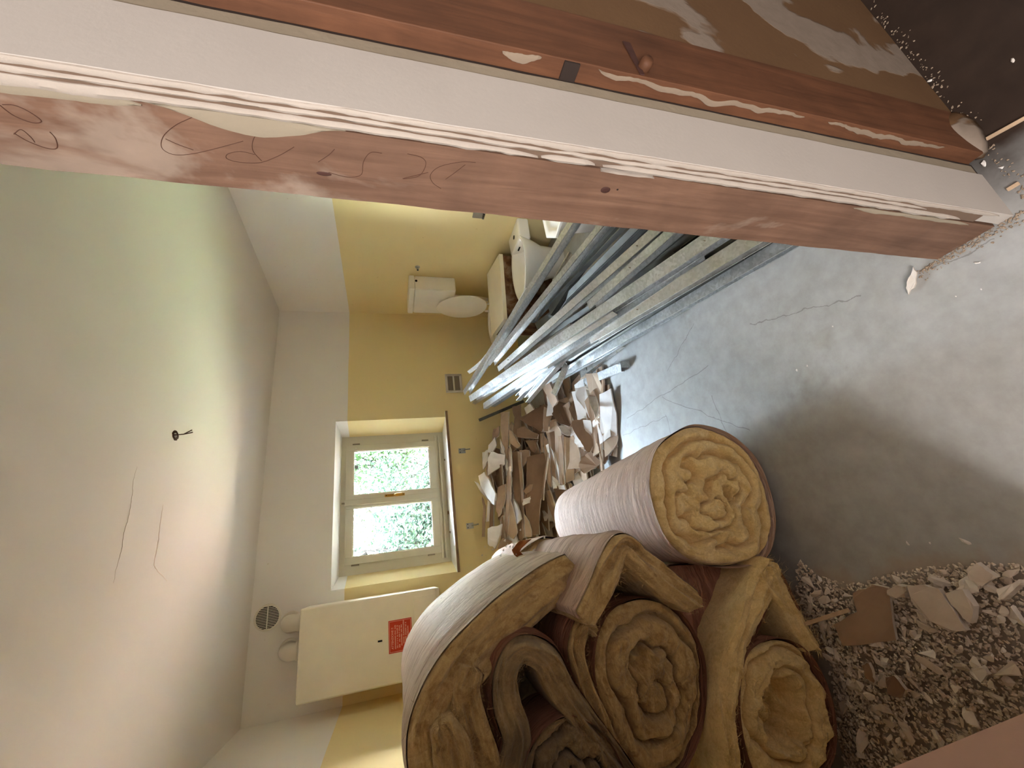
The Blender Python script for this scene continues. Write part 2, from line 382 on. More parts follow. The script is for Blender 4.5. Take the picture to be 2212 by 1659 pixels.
# ceiling with a ragged hole for the lamp wires
hc = at(378, 940, 'z', ZC)
mb = MB()
hole = []
for i in range(20):
    a = 2*pi*i/20; r = .020*(1+.35*nz(i*1.7, 3.1))
    hole.append((hc.x+cos(a)*r*.8, hc.y+sin(a)*r*1.15))
outer = []
x0, x1, y0, y1 = XL-.3, XR+.3, Y0+.05, YB+.45
for i in range(20):
    a = 2*pi*i/20; dx, dy = cos(a), sin(a)
    t = min([( (x1-hc.x)/dx if dx > 1e-6 else ((x0-hc.x)/dx if dx < -1e-6 else 1e9)), ((y1-hc.y)/dy if dy > 1e-6 else ((y0-hc.y)/dy if dy < -1e-6 else 1e9))])
    outer.append((hc.x+dx*t, hc.y+dy*t))
cn = [(x1, y1), (x0, y1), (x0, y0), (x1, y0)]
vs = [(*p, ZC) for p in hole]+[(*p, ZC) for p in outer]+[(*p, ZC) for p in cn]+[(*p, ZC+.06) for p in hole]
fs = []
for i in range(20):
    j = (i+1) % 20; fs.append((i, 20+i, 20+j, j)); fs.append((44+i, i, j, 44+j))
    p, q = outer[i], outer[j]
    for ci, c in enumerate(cn):
        def onx(u): return abs(u[0]-c[0]) < 1e-4
        def ony(u): return abs(u[1]-c[1]) < 1e-4
        if (onx(p) and ony(q) and not ony(p)) or (ony(p) and onx(q) and not onx(p)):
            fs.append((20+i, 40+ci, 20+j))
mb.add(vs, fs); mb.box((x0, y0, ZC+.06), (x1, y1, ZC+.2))
struct('ceiling', mb, m_ceil)
# back wall with a splayed window opening
WX0, WX1, WZ0, WZ1 = -.049, 1.427, .922, 1.972
YF = 4.35; FX0, FX1, FZ0, FZ1 = .055, 1.335, .95, 1.935
mb = MB(); a, b = XL-.3, XR+.3
for (p, q, r, s_) in ((a, WX0, 0, ZC+.02), (WX1, b, 0, ZC+.02), (WX0, WX1, 0, WZ0-.03), (WX0, WX1, WZ1, ZC+.02)):
    mb.add([(p, YB, r), (q, YB, r), (q, YB, s_), (p, YB, s_)], [(0, 1, 2, 3)])
ia = [(WX0, WZ0-.03), (WX1, WZ0-.03), (WX1, WZ1), (WX0, WZ1)]; ib = [(FX0, FZ0-.06), (FX1, FZ0-.06), (FX1, FZ1), (FX0, FZ1)]
for i in range(4):
    j = (i+1) % 4
    mb.add([(ia[i][0], YB, ia[i][1]), (ia[j][0], YB, ia[j][1]), (ib[j][0], YF+.02, ib[j][1]), (ib[i][0], YF+.02, ib[i][1])], [(0, 1, 2, 3)])
    mb.add([(ib[i][0], YF+.02, ib[i][1]), (ib[j][0], YF+.02, ib[j][1]), (ib[j][0], YB+.42, ib[j][1]), (ib[i][0], YB+.42, ib[i][1])], [(0, 1, 2, 3)])
for (p, q, r, s_) in ((a, FX0, 0, ZC+.02), (FX1, b, 0, ZC+.02), (FX0, FX1, 0, FZ0-.06), (FX0, FX1, FZ1, ZC+.02)):
    mb.add([(p, YB+.42, r), (q, YB+.42, r), (q, YB+.42, s_), (p, YB+.42, s_)], [(3, 2, 1, 0)])
struct('wall_back', mb, m_wall)
struct('wall_left', MB().box((XL-.3, Y1, 0), (XL, YB+.02, ZC+.02)), m_wall)
struct('wall_right', MB().box((XR, Y1, 0), (XR+.3, YB+.02, ZC+.02)), m_wall)
# dividing wall with the door opening
mb = MB(); HX = .952
mb.box((HX, Y0-.026, -.01), (3.3, Y1, ZC+.2)); mb.box((.79, Y0+.006, -.01), (HX, Y1, ZC+.2))
w1 = struct('wall_front', mb, m_hallwall)
mb = MB(); mb.box((-2.9, Y0, -.01), (JL, Y1, ZC+.2)); mb.box((JL, Y0, 2.16), (.79, Y1, ZC+.2)); mb.box((JX+.012, Y0+.012, -.01), (.79, Y1-.004, 2.17))
struct('wall_front_left', mb, m_jambpink)
struct('wall_hall_back', MB().box((-3, -3.2, 0), (3.4, -3.0, ZC+.2)), m_casing)
struct('wall_hall_left', MB().box((-3, -3.1, 0), (-2.8, Y1, ZC+.2)), m_casing)
struct('wall_hall_right', MB().box((3.2, -3.1, 0), (3.4, Y1, ZC+.2)), m_casing)
struct('ceiling_hall', MB().box((-3, -3.2, ZC+.1), (3.4, Y1, ZC+.25)), m_casing)
# ---- door trim on the right of the opening
def vstrip(xa, xb, ya, yb, z0, z1, n, fa, fb, axis='y'):
    """upright strip; its two long edges wander by fa(z), fb(z)"""
    A = []
    for i in range(n+1):
        z = lerp(z0, z1, i/n)
        A.append((z, fa(z), fb(z)))
    m = MB(); rings = []
    for z, p, q in A:
        if axis == 'y': rings.append([(xa, p, z), (xa, q, z), (xb, q, z), (xb, p, z)])
        else: rings.append([(p, ya, z), (q, ya, z), (q, yb, z), (p, yb, z)])
    m.loft(rings); return m
tr = thing('trim_1', None, None, (JX, .5, 0)); tr['kind'] = 'structure'
r5 = lambda z, s, a=.003: a*fbm(z*9, s, 0, 5)
link('jamb_plank', vstrip(JX, JX+.022, 0, 0, .004, 2.16, 220, lambda z: .452, lambda z: Y1-.002+r5(z, 2.2, .0022)), m_plank, tr)
link('front_casing', vstrip(0, 0, Y0, Y0+.03, .0, 2.16, 200, lambda z: JX+.001+r5(z, 5, .0012), lambda z: .750+r5(z, 6, .0015), 'x'), m_casing, tr)
link('joint_strip', vstrip(0, 0, Y0+.003, Y0+.03, .012, 2.16, 200, lambda z: .7555+r5(z, 8, .0012), lambda z: .782+r5(z, 9, .0015), 'x'), m_greystrip, tr)
link('dark_joint', vstrip(0, 0, Y0+.0045, Y0+.032, .0, 2.16, 20, lambda z: .745, lambda z: .7905, 'x'), m_darkgap, tr)
# plaster crusts on the reveal, with the cracks left between them as real gaps
def crust(za, zb, ya, yb, seed, th=.005, taper=.05, mat=m_strip, amp=.003):
    n = max(12, int((zb-za)/.008)); m = MB(); rings = []
    for i in range(n+1):
        z = lerp(za, zb, i/n); t = min(1, (z-za)/taper, (zb-z)/taper); t = max(.03, t)**.6
        ym = (ya(z)+yb(z))/2; p = lerp(ym, ya(z)+amp*.5*fbm(z*14, seed, 1, 5), t); q = lerp(ym, yb(z)+amp*fbm(z*17, seed+7, 2, 5), t)
        h = th*(1+.35*nz(z*20, seed)); rings.append([(JX+.003, p, z), (JX-h*.4, p+.0008, z), (JX-h, (p+q)/2, z), (JX-h*.6, q-.0008, z), (JX+.003, q, z)])
    m.loft(rings); return link('plaster_crust', m, mat, tr, auto=50)
e = lambda z: .0025*sin(z*7)+.002*nz(z*3, 1)
crust(.05, 2.16, lambda z: Y0+.001, lambda z: Y0+.010+e(z)*.3, 1, .003)
crust(.30, 1.25, lambda z: Y0+.0118+e(z)*.3, lambda z: Y0+.0190+e(z)*.5, 2, .004)
crust(1.22, 1.98, lambda z: Y0+.0120+e(z)*.3, lambda z: Y0+.0196+e(z)*.4, 3, .004)
crust(.16, 1.13, lambda z: Y0+.0205+e(z)*.5, lambda z: .448+e(z)*.4, 4, .006)
crust(1.145, 1.245, lambda z: Y0+.0215, lambda z: .449, 21, .006, .02)
crust(1.25, 2.16, lambda z: Y0+.0225+e(z)*.4, lambda z: .449+e(z)*.5+.010*max(0, z-1.75)/.35, 5, .006)
crust(1.55, 1.80, lambda z: .449, lambda z: .449+.030*max(0, sin((z-1.55)/.25*pi))**1.3, 11, .003, .06, m_greystrip)
crust(1.80, 2.16, lambda z: .449, lambda z: .462+.05*max(0, z-1.85), 12, .003, .03, m_greystrip)
crust(.10, .5, lambda z: .452, lambda z: .462+.004*nz(z*8, 3), 13, .003, .05, m_greystrip)
crust(1.02, 1.13, lambda z: .450, lambda z: .4545, 14, .007, .02, m_strip)
link('crack_shade_backing', MB().box((JX-.0008, Y0+.006, .10), (JX+.012, .4475, 2.15)), simple('dirty_shaded_crack', srgb(104, 84, 70), .95), tr)  # dark backing strip: shade and grime of the cracks painted as one brown
# pencil scribbles on the bare wood
def scribble(pts, w=.0009):
    P = [at(x, y, 'x', JX-.0004) for x, y in pts]
    Q = []
    for i in range(len(P)-1):
        p0, p1, p2, p3 = P[max(i-1, 0)], P[i], P[i+1], P[min(i+2, len(P)-1)]
        for k in range(8):
            t = k/8; Q.append(.5*((2*p1)+(-p0+p2)*t+(2*p0-5*p1+4*p2-p3)*t*t+(-p0+3*p1-3*p2+p3)*t**3))
    Q.append(P[-1]); link('pencil_scribble', MB().tube(Q, w*.5, 5), m_pencil, tr)
m_pencil = simple('pencil', srgb(74, 44, 30), .8)
h_ = lambda L: [(x/2, y/2) for x, y in L]
scribble(h_([(835,505),(760,540),(705,590),(700,640),(750,668),(830,665),(940,640),(1050,610)]))
scribble(h_([(715,600),(770,625),(835,648)]))
scribble(h_([(1128,560),(1095,600),(1092,650),(1130,695)]))
scribble(h_([(1270,635),(1200,675),(1120,703),(1030,700),(980,685),(985,665),(1040,655),(1100,668)]))
scribble(h_([(1445,645),(1420,670),(1375,700)]))
scribble(h_([(1420,745),(1500,765),(1560,755),(1570,700),(1600,660),(1650,662)]))
scribble(h_([(1760,665),(1820,680),(1840,710),(1810,760),(1740,772),(1850,745)]))
scribble(h_([(2055,702),(1990,700),(1900,720),(1860,755),(1870,790),(1905,815)]))
scribble(h_([(2010,712),(1960,750),(1925,775)]))
scribble(h_([(0,455),(60,500),(140,530),(178,522),(120,480),(60,455),(10,452)]), .0012)
scribble(h_([(60,575),(120,610),(200,640),(245,640),(240,600),(215,570)]), .0012)
scribble(h_([(60,580),(90,560),(130,590),(150,615)]), .0010)
# knots and nail
def disc(cx, ry, rz, name, mat, x=JX-.0006):
    c = at(*cx, 'x', x); m = MB(); n = 18
    ring = lambda s, dx: [(x+dx, c.y+cos(2*pi*i/n)*ry*s*(1+.15*nz(i, ry*90)), c.z+sin(2*pi*i/n)*rz*s) for i in range(n)]
    m.loft([ring(1, .001), ring(.9, 0), ring(.3, .0004)]); return link(name, m, mat, tr, smooth=True)
m_knot = simple('knot', srgb(66, 40, 34), .7, 0, .3, .2, 60)
disc((1308, 411), .0075, .010, 'knot', m_knot); disc((700, 376), .004, .012, 'knot', m_knot); disc((1334, 410), .002, .002, 'nail_head', m_darkgap)
# orange board beside the casing
bd = thing('wooden_board', 'old orange-stained upright board fixed beside the white door casing', 'board', (.87, Y0-.01, 0))
bx0 = lambda z: .791+r5(z, 21, .002)
bx1 = lambda z: HX-.0008
link('board', vstrip(0, 0, Y0-.029, Y0+.006, .012, 2.16, 160, bx0, bx1, 'x'), m_board, bd, bevel=.002)
m_residue = plaster_mat('plaster_residue', srgb(104, 88, 74), srgb(138, 122, 106), 50, .4)
for i, (za, zb, t) in enumerate([(1.23, 1.30, .6), (.62, 1.12, .5), (.16, .55, .7)]):
    m = MB(); rings = []; n = 60
    for k in range(n+1):
        z = lerp(za, zb, k/n); w = max(.02, sin(pi*k/n)**.4); y = Y0-.022+.010*fbm(z*11, i*5, 0, 5); w *= .62+.5*nz(z*17, i)
        rings.append([(.7905, y-.0001, z), (.7885, y+.004*w, z), (.7885, y+.015*w, z), (.7905, y+.0165*w, z)])
    m.loft(rings); link('plaster_residue', m, m_residue, bd, auto=50)
g1 = at(1220, 142, 'y', Y0); link('old_hinge_mortise', MB().box((.7862, Y0-.027, g1.z-.012), (.7922, Y0+.004, g1.z+.018)), m_darkgap, bd, bevel=.001)
# peg and its slot
p1 = at(1352, 92, 'y', Y0-.031); p2 = at(1385, 160, 'y', Y0-.03); p3 = at(1390, 148, 'y', Y0-.03)
m = MB().prism([p1+Vector((0, 0, .008)), p1-Vector((0, 0, .009)), p2-Vector((.003, 0, .006)), p2+Vector((-.003, 0, .003))], (0, -.0015, 0))
link('dark_groove', m, m_knot, bd)
m = MB(); m.tube([p3+Vector((.004, .01, 0)), p3+Vector((0, -.012, -.001)), p3+Vector((-.001, -.018, -.001))], [.013, .0125, .009], 12); link('peg', m, m_board, bd, smooth=True)
# foot bulge of the board
m = MB(); n = 14
def footring(z, s): return [(.872+cos(2*pi*i/n)*.085*s, Y0-.02+sin(2*pi*i/n)*.030*s, z) for i in range(n)]
m.loft([footring(0.0, 1.0), footring(.02, .9), footring(.05, .6), footring(.07, .3)]); link('plaster_foot', m, m_hallwall, bd, smooth=True)

# ------------------------------------------------------------------ window
wn = thing('window_1', None, None, (.69, YF, FZ0)); wn['kind'] = 'structure'
def rect_frame(x0, x1, z0, z1, w, ya, yb, wb=None):
    wb = wb or w; m = MB()
    m.box((x0, ya, z0), (x0+w, yb, z1)); m.box((x1-w, ya, z0), (x1, yb, z1)); m.box((x0+w, ya, z0), (x1-w, yb, z0+wb)); m.box((x0+w, ya, z1-w), (x1-w, yb, z1)); return m
link('window_frame', rect_frame(FX0-.03, FX1+.03, FZ0-.06, FZ1+.03, .128, YF, YF+.07, .140), m_frame, wn, bevel=.003)
link('lower_rail', MB().box((FX0+.03, YF-.018, 1.0), (FX1-.03, YF, 1.022)).box((FX0+.03, YF-.03, .972), (FX1-.03, YF, .984)), m_frame, wn, bevel=.003)
def sash(x0, x1, gl0, gl1, overlap):
    s = link('sash', MB().box((x0, YF-.022, 1.022), (gl0, YF+.03, 1.892)).box((gl1, YF-.022, 1.022), (x1, YF+.03, 1.892)).box((gl0, YF-.022, 1.022), (gl1, YF+.03, 1.086)).box((gl0, YF-.022, 1.825), (gl1, YF+.03, 1.892)), m_frame, wn, bevel=.003)
    link('glazing_bead', rect_frame(gl0-.002, gl1+.002, 1.084, 1.827, .009, YF-.012, YF+.01), m_frame, s, bevel=.002)
    link('pane', MB().box((gl0, YF+.008, 1.084), (gl1, YF+.012, 1.827)), m_glass, s)
    return s
s1 = sash(.135, .69, .197, .630, 0); s2 = sash(.692, 1.247, .752, 1.186, 1)
link('meeting_stile', MB().box((.655, YF-.036, 1.010), (.708, YF-.022, 1.90)), m_frame, wn, bevel=.003)
for zz in (1.12, 1.80):
    for xx, sg in ((.128, 1), (1.254, -1)):
        m = MB().tube([(xx, YF-.026, zz-.034), (xx, YF-.026, zz+.034)], .007, 10); link('hinge', m, m_hinge, wn, smooth=True)
        link('hinge_plug', MB().tube([(xx+sg*.032, YF-.022, zz), (xx+sg*.032, YF-.030, zz)], .009, 10), m_frame, wn)
hd = link('handle_plate', MB().box((.703, YF-.042, 1.345), (.729, YF-.034, 1.535)), m_brass, wn, bevel=.004)
link('handle_lever', MB().tube([(.716, YF-.04, 1.44), (.716, YF-.075, 1.44), (.718, YF-.08, 1.43), (.719, YF-.08, 1.37)], [.008, .008, .0075, .006], 10).tube([(.716, YF-.042, 1.44), (.716, YF-.056, 1.44)], .012, 12), m_brass, hd, smooth=True)
for zz in (1.36, 1.52): link('screw', MB().tube([(.716, YF-.0425, zz), (.716, YF-.045, zz)], .005, 8), m_darkgap, hd)
link('latch', MB().box((.672, YF-.044, 1.898), (.688, YF-.028, 1.925)), m_hinge, wn, bevel=.002)
sl = link('window_sill', MB().add([(WX0, YB+.002, WZ0-.028), (WX1, YB+.002, WZ0-.028), (FX1, YF+.03, WZ0-.02), (FX0, YF+.03, WZ0-.02), (WX0, YB+.002, WZ0), (WX1, YB+.002, WZ0), (FX1, YF+.03, WZ0+.008), (FX0, YF+.03, WZ0+.008)],
      [(0,3,2,1),(4,5,6,7),(0,1,5,4),(1,2,6,5),(2,3,7,6),(3,0,4,7)]), m_marble, wn)
link('sill_nosing', MB().box((WX0-.005, YB-.028, WZ0-.026), (WX1+.055, YB+.003, WZ0+.001)), m_marble, sl, bevel=.002)
link('sill_front', MB().box((WX0-.006, YB-.034, WZ0-.024), (WX1+.056, YB-.0285, WZ0-.001)), m_silledge, sl)
link('sill_debris', MB().box((.48, YF-.05, WZ0+.006), (.51, YF-.035, WZ0+.02)).box((.30, YF-.06, WZ0+.006), (.318, YF-.04, WZ0+.014)).box((1.02, YF-.05, WZ0+.006), (1.035, YF-.035, WZ0+.016)), m_silledge, sl)

# ------------------------------------------------------------------ outside
g = struct('ground_outside', MB().box((-30, 4.55, -.3), (30, 40, -.2)), m_ground)
def tree(label, x, y, z0, z1, rad, nleaf, mat, seed, trunk=.09):
    rnd = random.Random(seed); t = thing('garden_tree', label, 'tree', (x, y, -.2), 'trees in the garden beyond the window')
    m = MB(); m.tube([(x, y, -.2), (x+.05, y, z0*.5), (x-.04, y, z0+.3), (x+.1, y+.1, z1*.8)], [trunk, trunk*.85, trunk*.7, trunk*.3], 8); link('trunk', m, m_bark, t, smooth=True)
    br = []
    for k in range(11):
        a = rnd.uniform(0, 2*pi); zz = rnd.uniform(z0, z1*.8); q = Vector((x+cos(a)*rad*rnd.uniform(.5, .95), y+sin(a)*rad*rnd.uniform(.3, .9), zz+rnd.uniform(.2, .9)))
        mid = Vector((x, y, zz)).lerp(q, .5)+Vector((0, 0, .12)); br.append((Vector((x, y, zz-.2)), mid, q))
    for a_, b_, c_ in br: link('branch', MB().tube([a_, b_, c_], [.035, .022, .008], 6), m_bark, t, smooth=True)
    m = MB()
    cl = []
    for a_, b_, c_ in br:
        for k in range(7): cl.append((a_.lerp(c_, rnd.uniform(.3, 1.1))+Vector((rnd.gauss(0, .3), rnd.gauss(0, .3), rnd.gauss(0, .25))), rnd.uniform(.12, .34)))
    for k in range(nleaf):
        c, r = rnd.choice(cl); p = c+Vector((rnd.gauss(0, r), rnd.gauss(0, r), rnd.gauss(0, r*.8)))
        l = rnd.uniform(.045, .085); d = Vector((rnd.gauss(0, 1), rnd.gauss(0, 1), rnd.gauss(-.3, .8))).normalized(); w = d.orthogonal().normalized(); w = Matrix.Rotation(rnd.uniform(0, 6.28), 3, d) @ w
        m.add([p, p+d*l*.5+w*l*.28, p+d*l, p+d*l*.5-w*l*.28], [(0, 1, 2, 3)])
    o = link('foliage', m, mat, t); o['kind'] = 'stuff'
tree('leafy green tree outside, filling the right window pane', 1.85, 8.0, .0, 3.2, 1.25, 30000, m_leaf, 3)
tree('bluish green tree outside, behind the left window pane', .35, 7.2, .3, 3.3, 1.2, 19000, m_leafb, 5, .06)
tree('farther bushy tree outside, between the two window trees', 1.3, 11.0, .2, 4.2, 2.2, 12000, m_leaf, 9)
tree('farthest bluish tree outside, behind the left pane', -.6, 11.5, .2, 4.4, 2.0, 6000, m_leafb, 12)

# ================================================================== insulation: rolls and folded batts
def catmull(P, per=8, closed=False):
    out = []; n = len(P); rng = n if closed else n-1
    for i in range(rng):
        if closed: p0, p1, p2, p3 = P[(i-1) % n], P[i], P[(i+1) % n], P[(i+2) % n]
        else: p0, p1, p2, p3 = P[max(i-1, 0)], P[i], P[i+1], P[min(i+2, n-1)]
        for k in range(per):
            t = k/per; out.append(.5*((2*p1)+(-p0+p2)*t+(2*p0-5*p1+4*p2-p3)*t*t+(-p0+3*p1-3*p2+p3)*t**3))
    if not closed: out.append(P[-1])
    return out
def roll(label, outline_px, center_px, plane_pt, axis, length, seed, end_scale=.92, layers=4.2, paper=m_paper, fib=m_fib, deep=.05, name='insulation_roll', rim=.018, hollow=None, drop=0.0, nrm=None, chaos=0.0):
    axis = Vector(axis).normalized(); nrm = Vector(nrm).normalized() if nrm else axis
    O = catmull([on_plane(x, y, plane_pt, nrm) for x, y in outline_px], 6, True)
    C = on_plane(*center_px, plane_pt, nrm)
    u = nrm.cross(Vector((0, 0, 1))).normalized(); w = u.cross(nrm).normalized()
    if w.z < 0: w = -w
    # radius by angle
    N = 180; ang = sorted([((atan2((p-C).dot(w), (p-C).dot(u))) % (2*pi), (p-C).length) for p in O])
    def R(a):
        a %= 2*pi
        for i in range(len(ang)):
            if ang[i][0] >= a: break
        else: i = 0
        a1, r1 = ang[i]; a0, r0 = ang[i-1]
        d = (a1-a0) % (2*pi); t = ((a-a0) % (2*pi))/d if d > 1e-6 else 0
        return lerp(r0, r1, t)
    rad = [R(2*pi*k/N) for k in range(N)]
    rad = [(rad[k-2]+rad[k-1]+rad[k]+rad[(k+1) % N]+rad[(k+2) % N])/5 for k in range(N)]
    zmin = min((C+w*sin(2*pi*k/N)*rad[k]).z for k in range(N))
    T_ = thing(name, label, 'insulation roll', (C.x, C.y, max(0, zmin)))
    dirs = [u*cos(2*pi*k/N)+w*sin(2*pi*k/N) for k in range(N)]
    # paper skin
    G = []; UV = []; ns = 46; Rm = sum(rad)/N
    for i in range(ns+1):
        s = i/ns; sc = lerp(1, end_scale, s); cc = C+axis*(length*s)+Vector((0, 0, -drop*s))
        if i >= ns-3: sc *= [1, .985, .93, .8][i-ns+3]
        row = []; uv = []
        for k in range(N+1):
            kk = k % N; a = 2*pi*kk/N; d = dirs[kk]
            wr = .006*abs(nz(s*length*26+seed, cos(a)*2.2, sin(a)*2.2))+.010*nz(s*length*3+seed, cos(a)*1.5, sin(a)*1.5)
            if s < .06: wr *= s/.06
            p = cc+d*(rad[kk]*sc+wr-.002); p.z = max(p.z, .004)
            row.append(p); uv.append((k/N*2*pi*Rm, s*length, seed))
        G.append(row); UV.append(uv)
    link('paper_facing', MB().grid(G, UV), paper, T_, smooth=True)
    # fibre end
    m = MB(); nr = 70; G = []; UV = []
    for j in range(nr+1):
        r = j/nr; row = []; uv = []
        for k in range(N+1):
            kk = k % N; a = 2*pi*kk/N; ca, sa = cos(a), sin(a)
            px_, pz_ = r*ca, r*sa
            wv = (.62*nz(px_*1.5+seed, pz_*1.5, 1)+.10*nz(px_*4+seed, pz_*4, 4))*(1.3-1.0*r)
            if chaos: wv += chaos*(.55*nz(px_*2.7+seed*3, pz_*2.7, 9)+.28*nz(px_*6, pz_*6, 3))*max(0, min(1, (.84-r)*3))
            ph = (r+wv*.55)*layers+a/(2*pi)
            fr = abs((ph % 1)-.5)*2
            gv = -(.75*fr**7+.25*fr**2)*deep*(1.2-.3*r)
            bl = .030*fbm(px_*3+seed*2, pz_*3, 2, 4)+.004*fbm(ph*9, a*2.2, seed, 3)+.0022*fbm(px_*50, pz_*50, seed, 3)
            dome = -.020*(r**8)
            if hollow: 
                hd_ = sqrt((px_-hollow[0])**2+((pz_-hollow[1])*hollow[3])**2)/hollow[2]
                if hd_ < 1.3: gv -= hollow[4]*max(0, min(1, (1.25-hd_+.25*nz(px_*6, pz_*6, seed))/.4))
            q = -(gv+bl*(1-.5*r**3)+dome)
            p = C+dirs[kk]*((rad[kk]-.010*min(1, max(0, r-.8)*5))*r)+axis*q; p.z = max(p.z, .004)
            row.append(p); uv.append((C.x+px_*.3, pz_*.3, seed+ph*.05))
        G.append(row); UV.append(uv)
    m.grid(G, UV)
    link('fibre_end', m, fib, T_, smooth=True)
    wisps(T_, [(q, -axis) for row in G[5::4] for q in row[::5]], 900, int(seed), fib)
    link('far_end', MB().add([C+axis*(length-.004)+Vector((0, 0, -drop))+dirs[k]*rad[k]*end_scale*.82 for k in range(0, N, 3)], [tuple(range(N//3))]), fib, T_)
    return T_
def batt(label, path_px, Y, th, depth, seed, paper_side=1, paper=m_paper, fib=m_fibs, name='insulation_batt', axis=(.03, 1, -.03), ystep=0, paper_on=True, rim=1.0, lift=0):
    """a strip of insulation standing on edge: its cut edge follows the path, its width runs back along the axis"""
    axis = Vector(axis).normalized(); n0 = len(path_px)
    P = catmull([at(x, y, 'y', Y+ystep*i/(n0-1))+Vector((0, 0, lift)) for i, (x, y) in enumerate(path_px)], 12)
    n = len(P); TH = [th[0]+(th[1]-th[0])*i/(n-1) if len(th) == 2 else (lambda q: lerp(th[int(q)], th[min(int(q)+1, len(th)-1)], q-int(q)))(i/(n-1)*(len(th)-1)) for i in range(n)]
    base = min(P, key=lambda p: p.z)
    T_ = thing(name, label, 'insulation batt', (base.x, base.y+depth*.5, max(0, base.z-.05)))
    L = 0; rings = []; uvs = []; skin = []; suv = []; mF = 26; mD = 14
    for i, p in enumerate(P):
        if i: L += (p-P[i-1]).length
        t = (P[min(i+1, n-1)]-P[max(i-1, 0)]).normalized(); nn = Vector((t.z, 0, -t.x)).normalized()*paper_side
        e = min(1, i/3+.35, (n-1-i)/3+.35); h = TH[i]*.5*e
        h *= 1+.10*nz(L*5, seed)
        ring = []; uv = []
        for j in range(mF+1):       # cut face, inner -> outer
            s = j/mF*2-1; bul = .022*(1-s**4)*rim+.030*fbm(L*5, s*1.6, seed, 4)+.011*fbm(L*4.5, s*h*55, seed+4, 3)+.005*fbm(L*18, s*h*130, seed, 3)
            ring.append(p+nn*(h*s)-axis*bul); uv.append((L, s*h, seed))
        for j in range(1, mD+1):    # outer side going back
            q = j/mD; ring.append(p+nn*(h-.002)+axis*(depth*q)); uv.append((L, h+depth*q, seed))
        for j in range(mD, 0, -1):
            q = j/mD; ring.append(p-nn*(h+.010*nz(L*4, q*5, seed+9))+axis*(depth*q)); uv.append((L, -h-depth*q, seed))
        for q in ring: q.z = max(q.z, .004)
        rings.append(ring); uvs += uv
        row = []; ru = []
        for j in range(0, 31):
            q = j/30; wr = .0045*abs(nz(L*1.2+seed, q*depth*42))+.012*nz(L*2.5, q*depth*3.2, seed)+.0025*nz(L*5, q*depth*60, seed)
            if j < 2: wr *= .3
            pp = p+nn*(h+(.016 if j > 1 else .004)+wr)+axis*(depth*q-.004); pp.z = max(pp.z, .006)
            row.append(pp); ru.append((L, q*depth, seed))
        skin.append(row); suv.append(ru)
    m = MB(); m.loft(rings); m.uv = uvs
    wisps(T_, [(q, -axis) for rg in rings[::2] for q in rg[:mF+1:2]], 900, int(seed), fib)
    link('fibre_mat', m, fib, T_, smooth=True)
    if paper_on: link('paper_facing', MB().grid(skin, suv), paper, T_, smooth=True)
    return T_
def wisps(T_, pts, n, seed, mat, ln=.03):
    """loose glass fibres standing off the cut edge"""
    rnd = random.Random(seed); m = MB()
    for k in range(n):
        p, nn = rnd.choice(pts); p = Vector(p)+Vector([rnd.gauss(0, .008) for _ in range(3)]); d = (nn*rnd.uniform(.1, .9)+Vector([rnd.gauss(0, .8) for _ in range(3)])).normalized()
        c = Vector([rnd.gauss(0, .6) for _ in range(3)]); w = d.orthogonal().normalized()*rnd.uniform(.0003, .0006); l = rnd.uniform(.3, 1)*ln; A = []
        for q in range(4): x = p+d*(l*q/3)+c*(l*(q/3)**2*.5); x.z = max(x.z, .003); A += [x-w*(1-q/4), x+w*(1-q/4)]
        m.add(A, [(0, 1, 3, 2), (2, 3, 5, 4), (4, 5, 7, 6)])
    o = link('loose_fibres', m, mat, T_); o['kind'] = 'stuff'
# the big roll that reaches into the room
ax = (.045, .985, .0)
pc = at(1540, 1072, 'z', .285)
roll('largest pink paper-faced insulation roll, spiral yellow end facing the door',
     [(1478,921),(1520,917),(1580,938),(1635,990),(1665,1060),(1677,1130),(1664,1195),(1625,1222),(1560,1228),(1490,1210),(1440,1165),(1412,1100),(1402,1035),(1420,965)],
     (1545,1080), pc, ax, 1.28, 3, .74, 3.6, deep=.075, drop=.0, nrm=(.10, .99, -.12), chaos=1.0, hollow=(.08, -.30, .085, 1.3, .07))
# crumpled small roll of pink paper behind
roll('crumpled pink paper roll squeezed behind the big roll near the plasterboard heap',
     [(1160,1165),(1200,1160),(1290,1190),(1330,1250),(1300,1330),(1200,1340),(1120,1290),(1110,1210)], (1215,1245), at(1215,1245,'y',2.15), (.05, .98, 0), .75, 8, .85, 3, name='paper_roll')
YS = 1.42
# upper arching batt
batt('large insulation batt arching over the stack, pale paper on its outer side',
     [(1010,1760),(960,1690),(935,1600),(955,1520),(1010,1430),(1090,1345),(1180,1270),(1242,1232)], YS, [.16,.15,.135,.14,.145,.145,.14,.12], 1.05, 21, -1, m_paperw, m_fibs, ystep=.12)
batt('mustard insulation fold hanging inside the arching batt at its left',
     [(1060,1760),(1040,1650),(1020,1570),(1005,1500),(1020,1440)], YS+.03, [.09,.10,.09,.09,.07], .9, 23, 1, m_paperd, m_fibs)
batt('straight mustard insulation fold next to the inner fold of the stack',
     [(985,1760),(985,1690),(975,1620),(950,1560)], YS-.02, [.10,.10,.10,.06], .9, 25, 1, m_paperd, m_fibs, paper_on=False)
batt('grey-stained looped insulation batt under the arching batt',
     [(1095,1690),(1118,1600),(1095,1520),(1095,1450),(1128,1405),(1180,1425),(1215,1490),(1270,1565),(1330,1640),(1380,1720)], YS+.02, [.08,.085,.08,.07,.075,.085,.085,.07,.06,.06], .95, 27, -1, m_paperd, m_fibg)
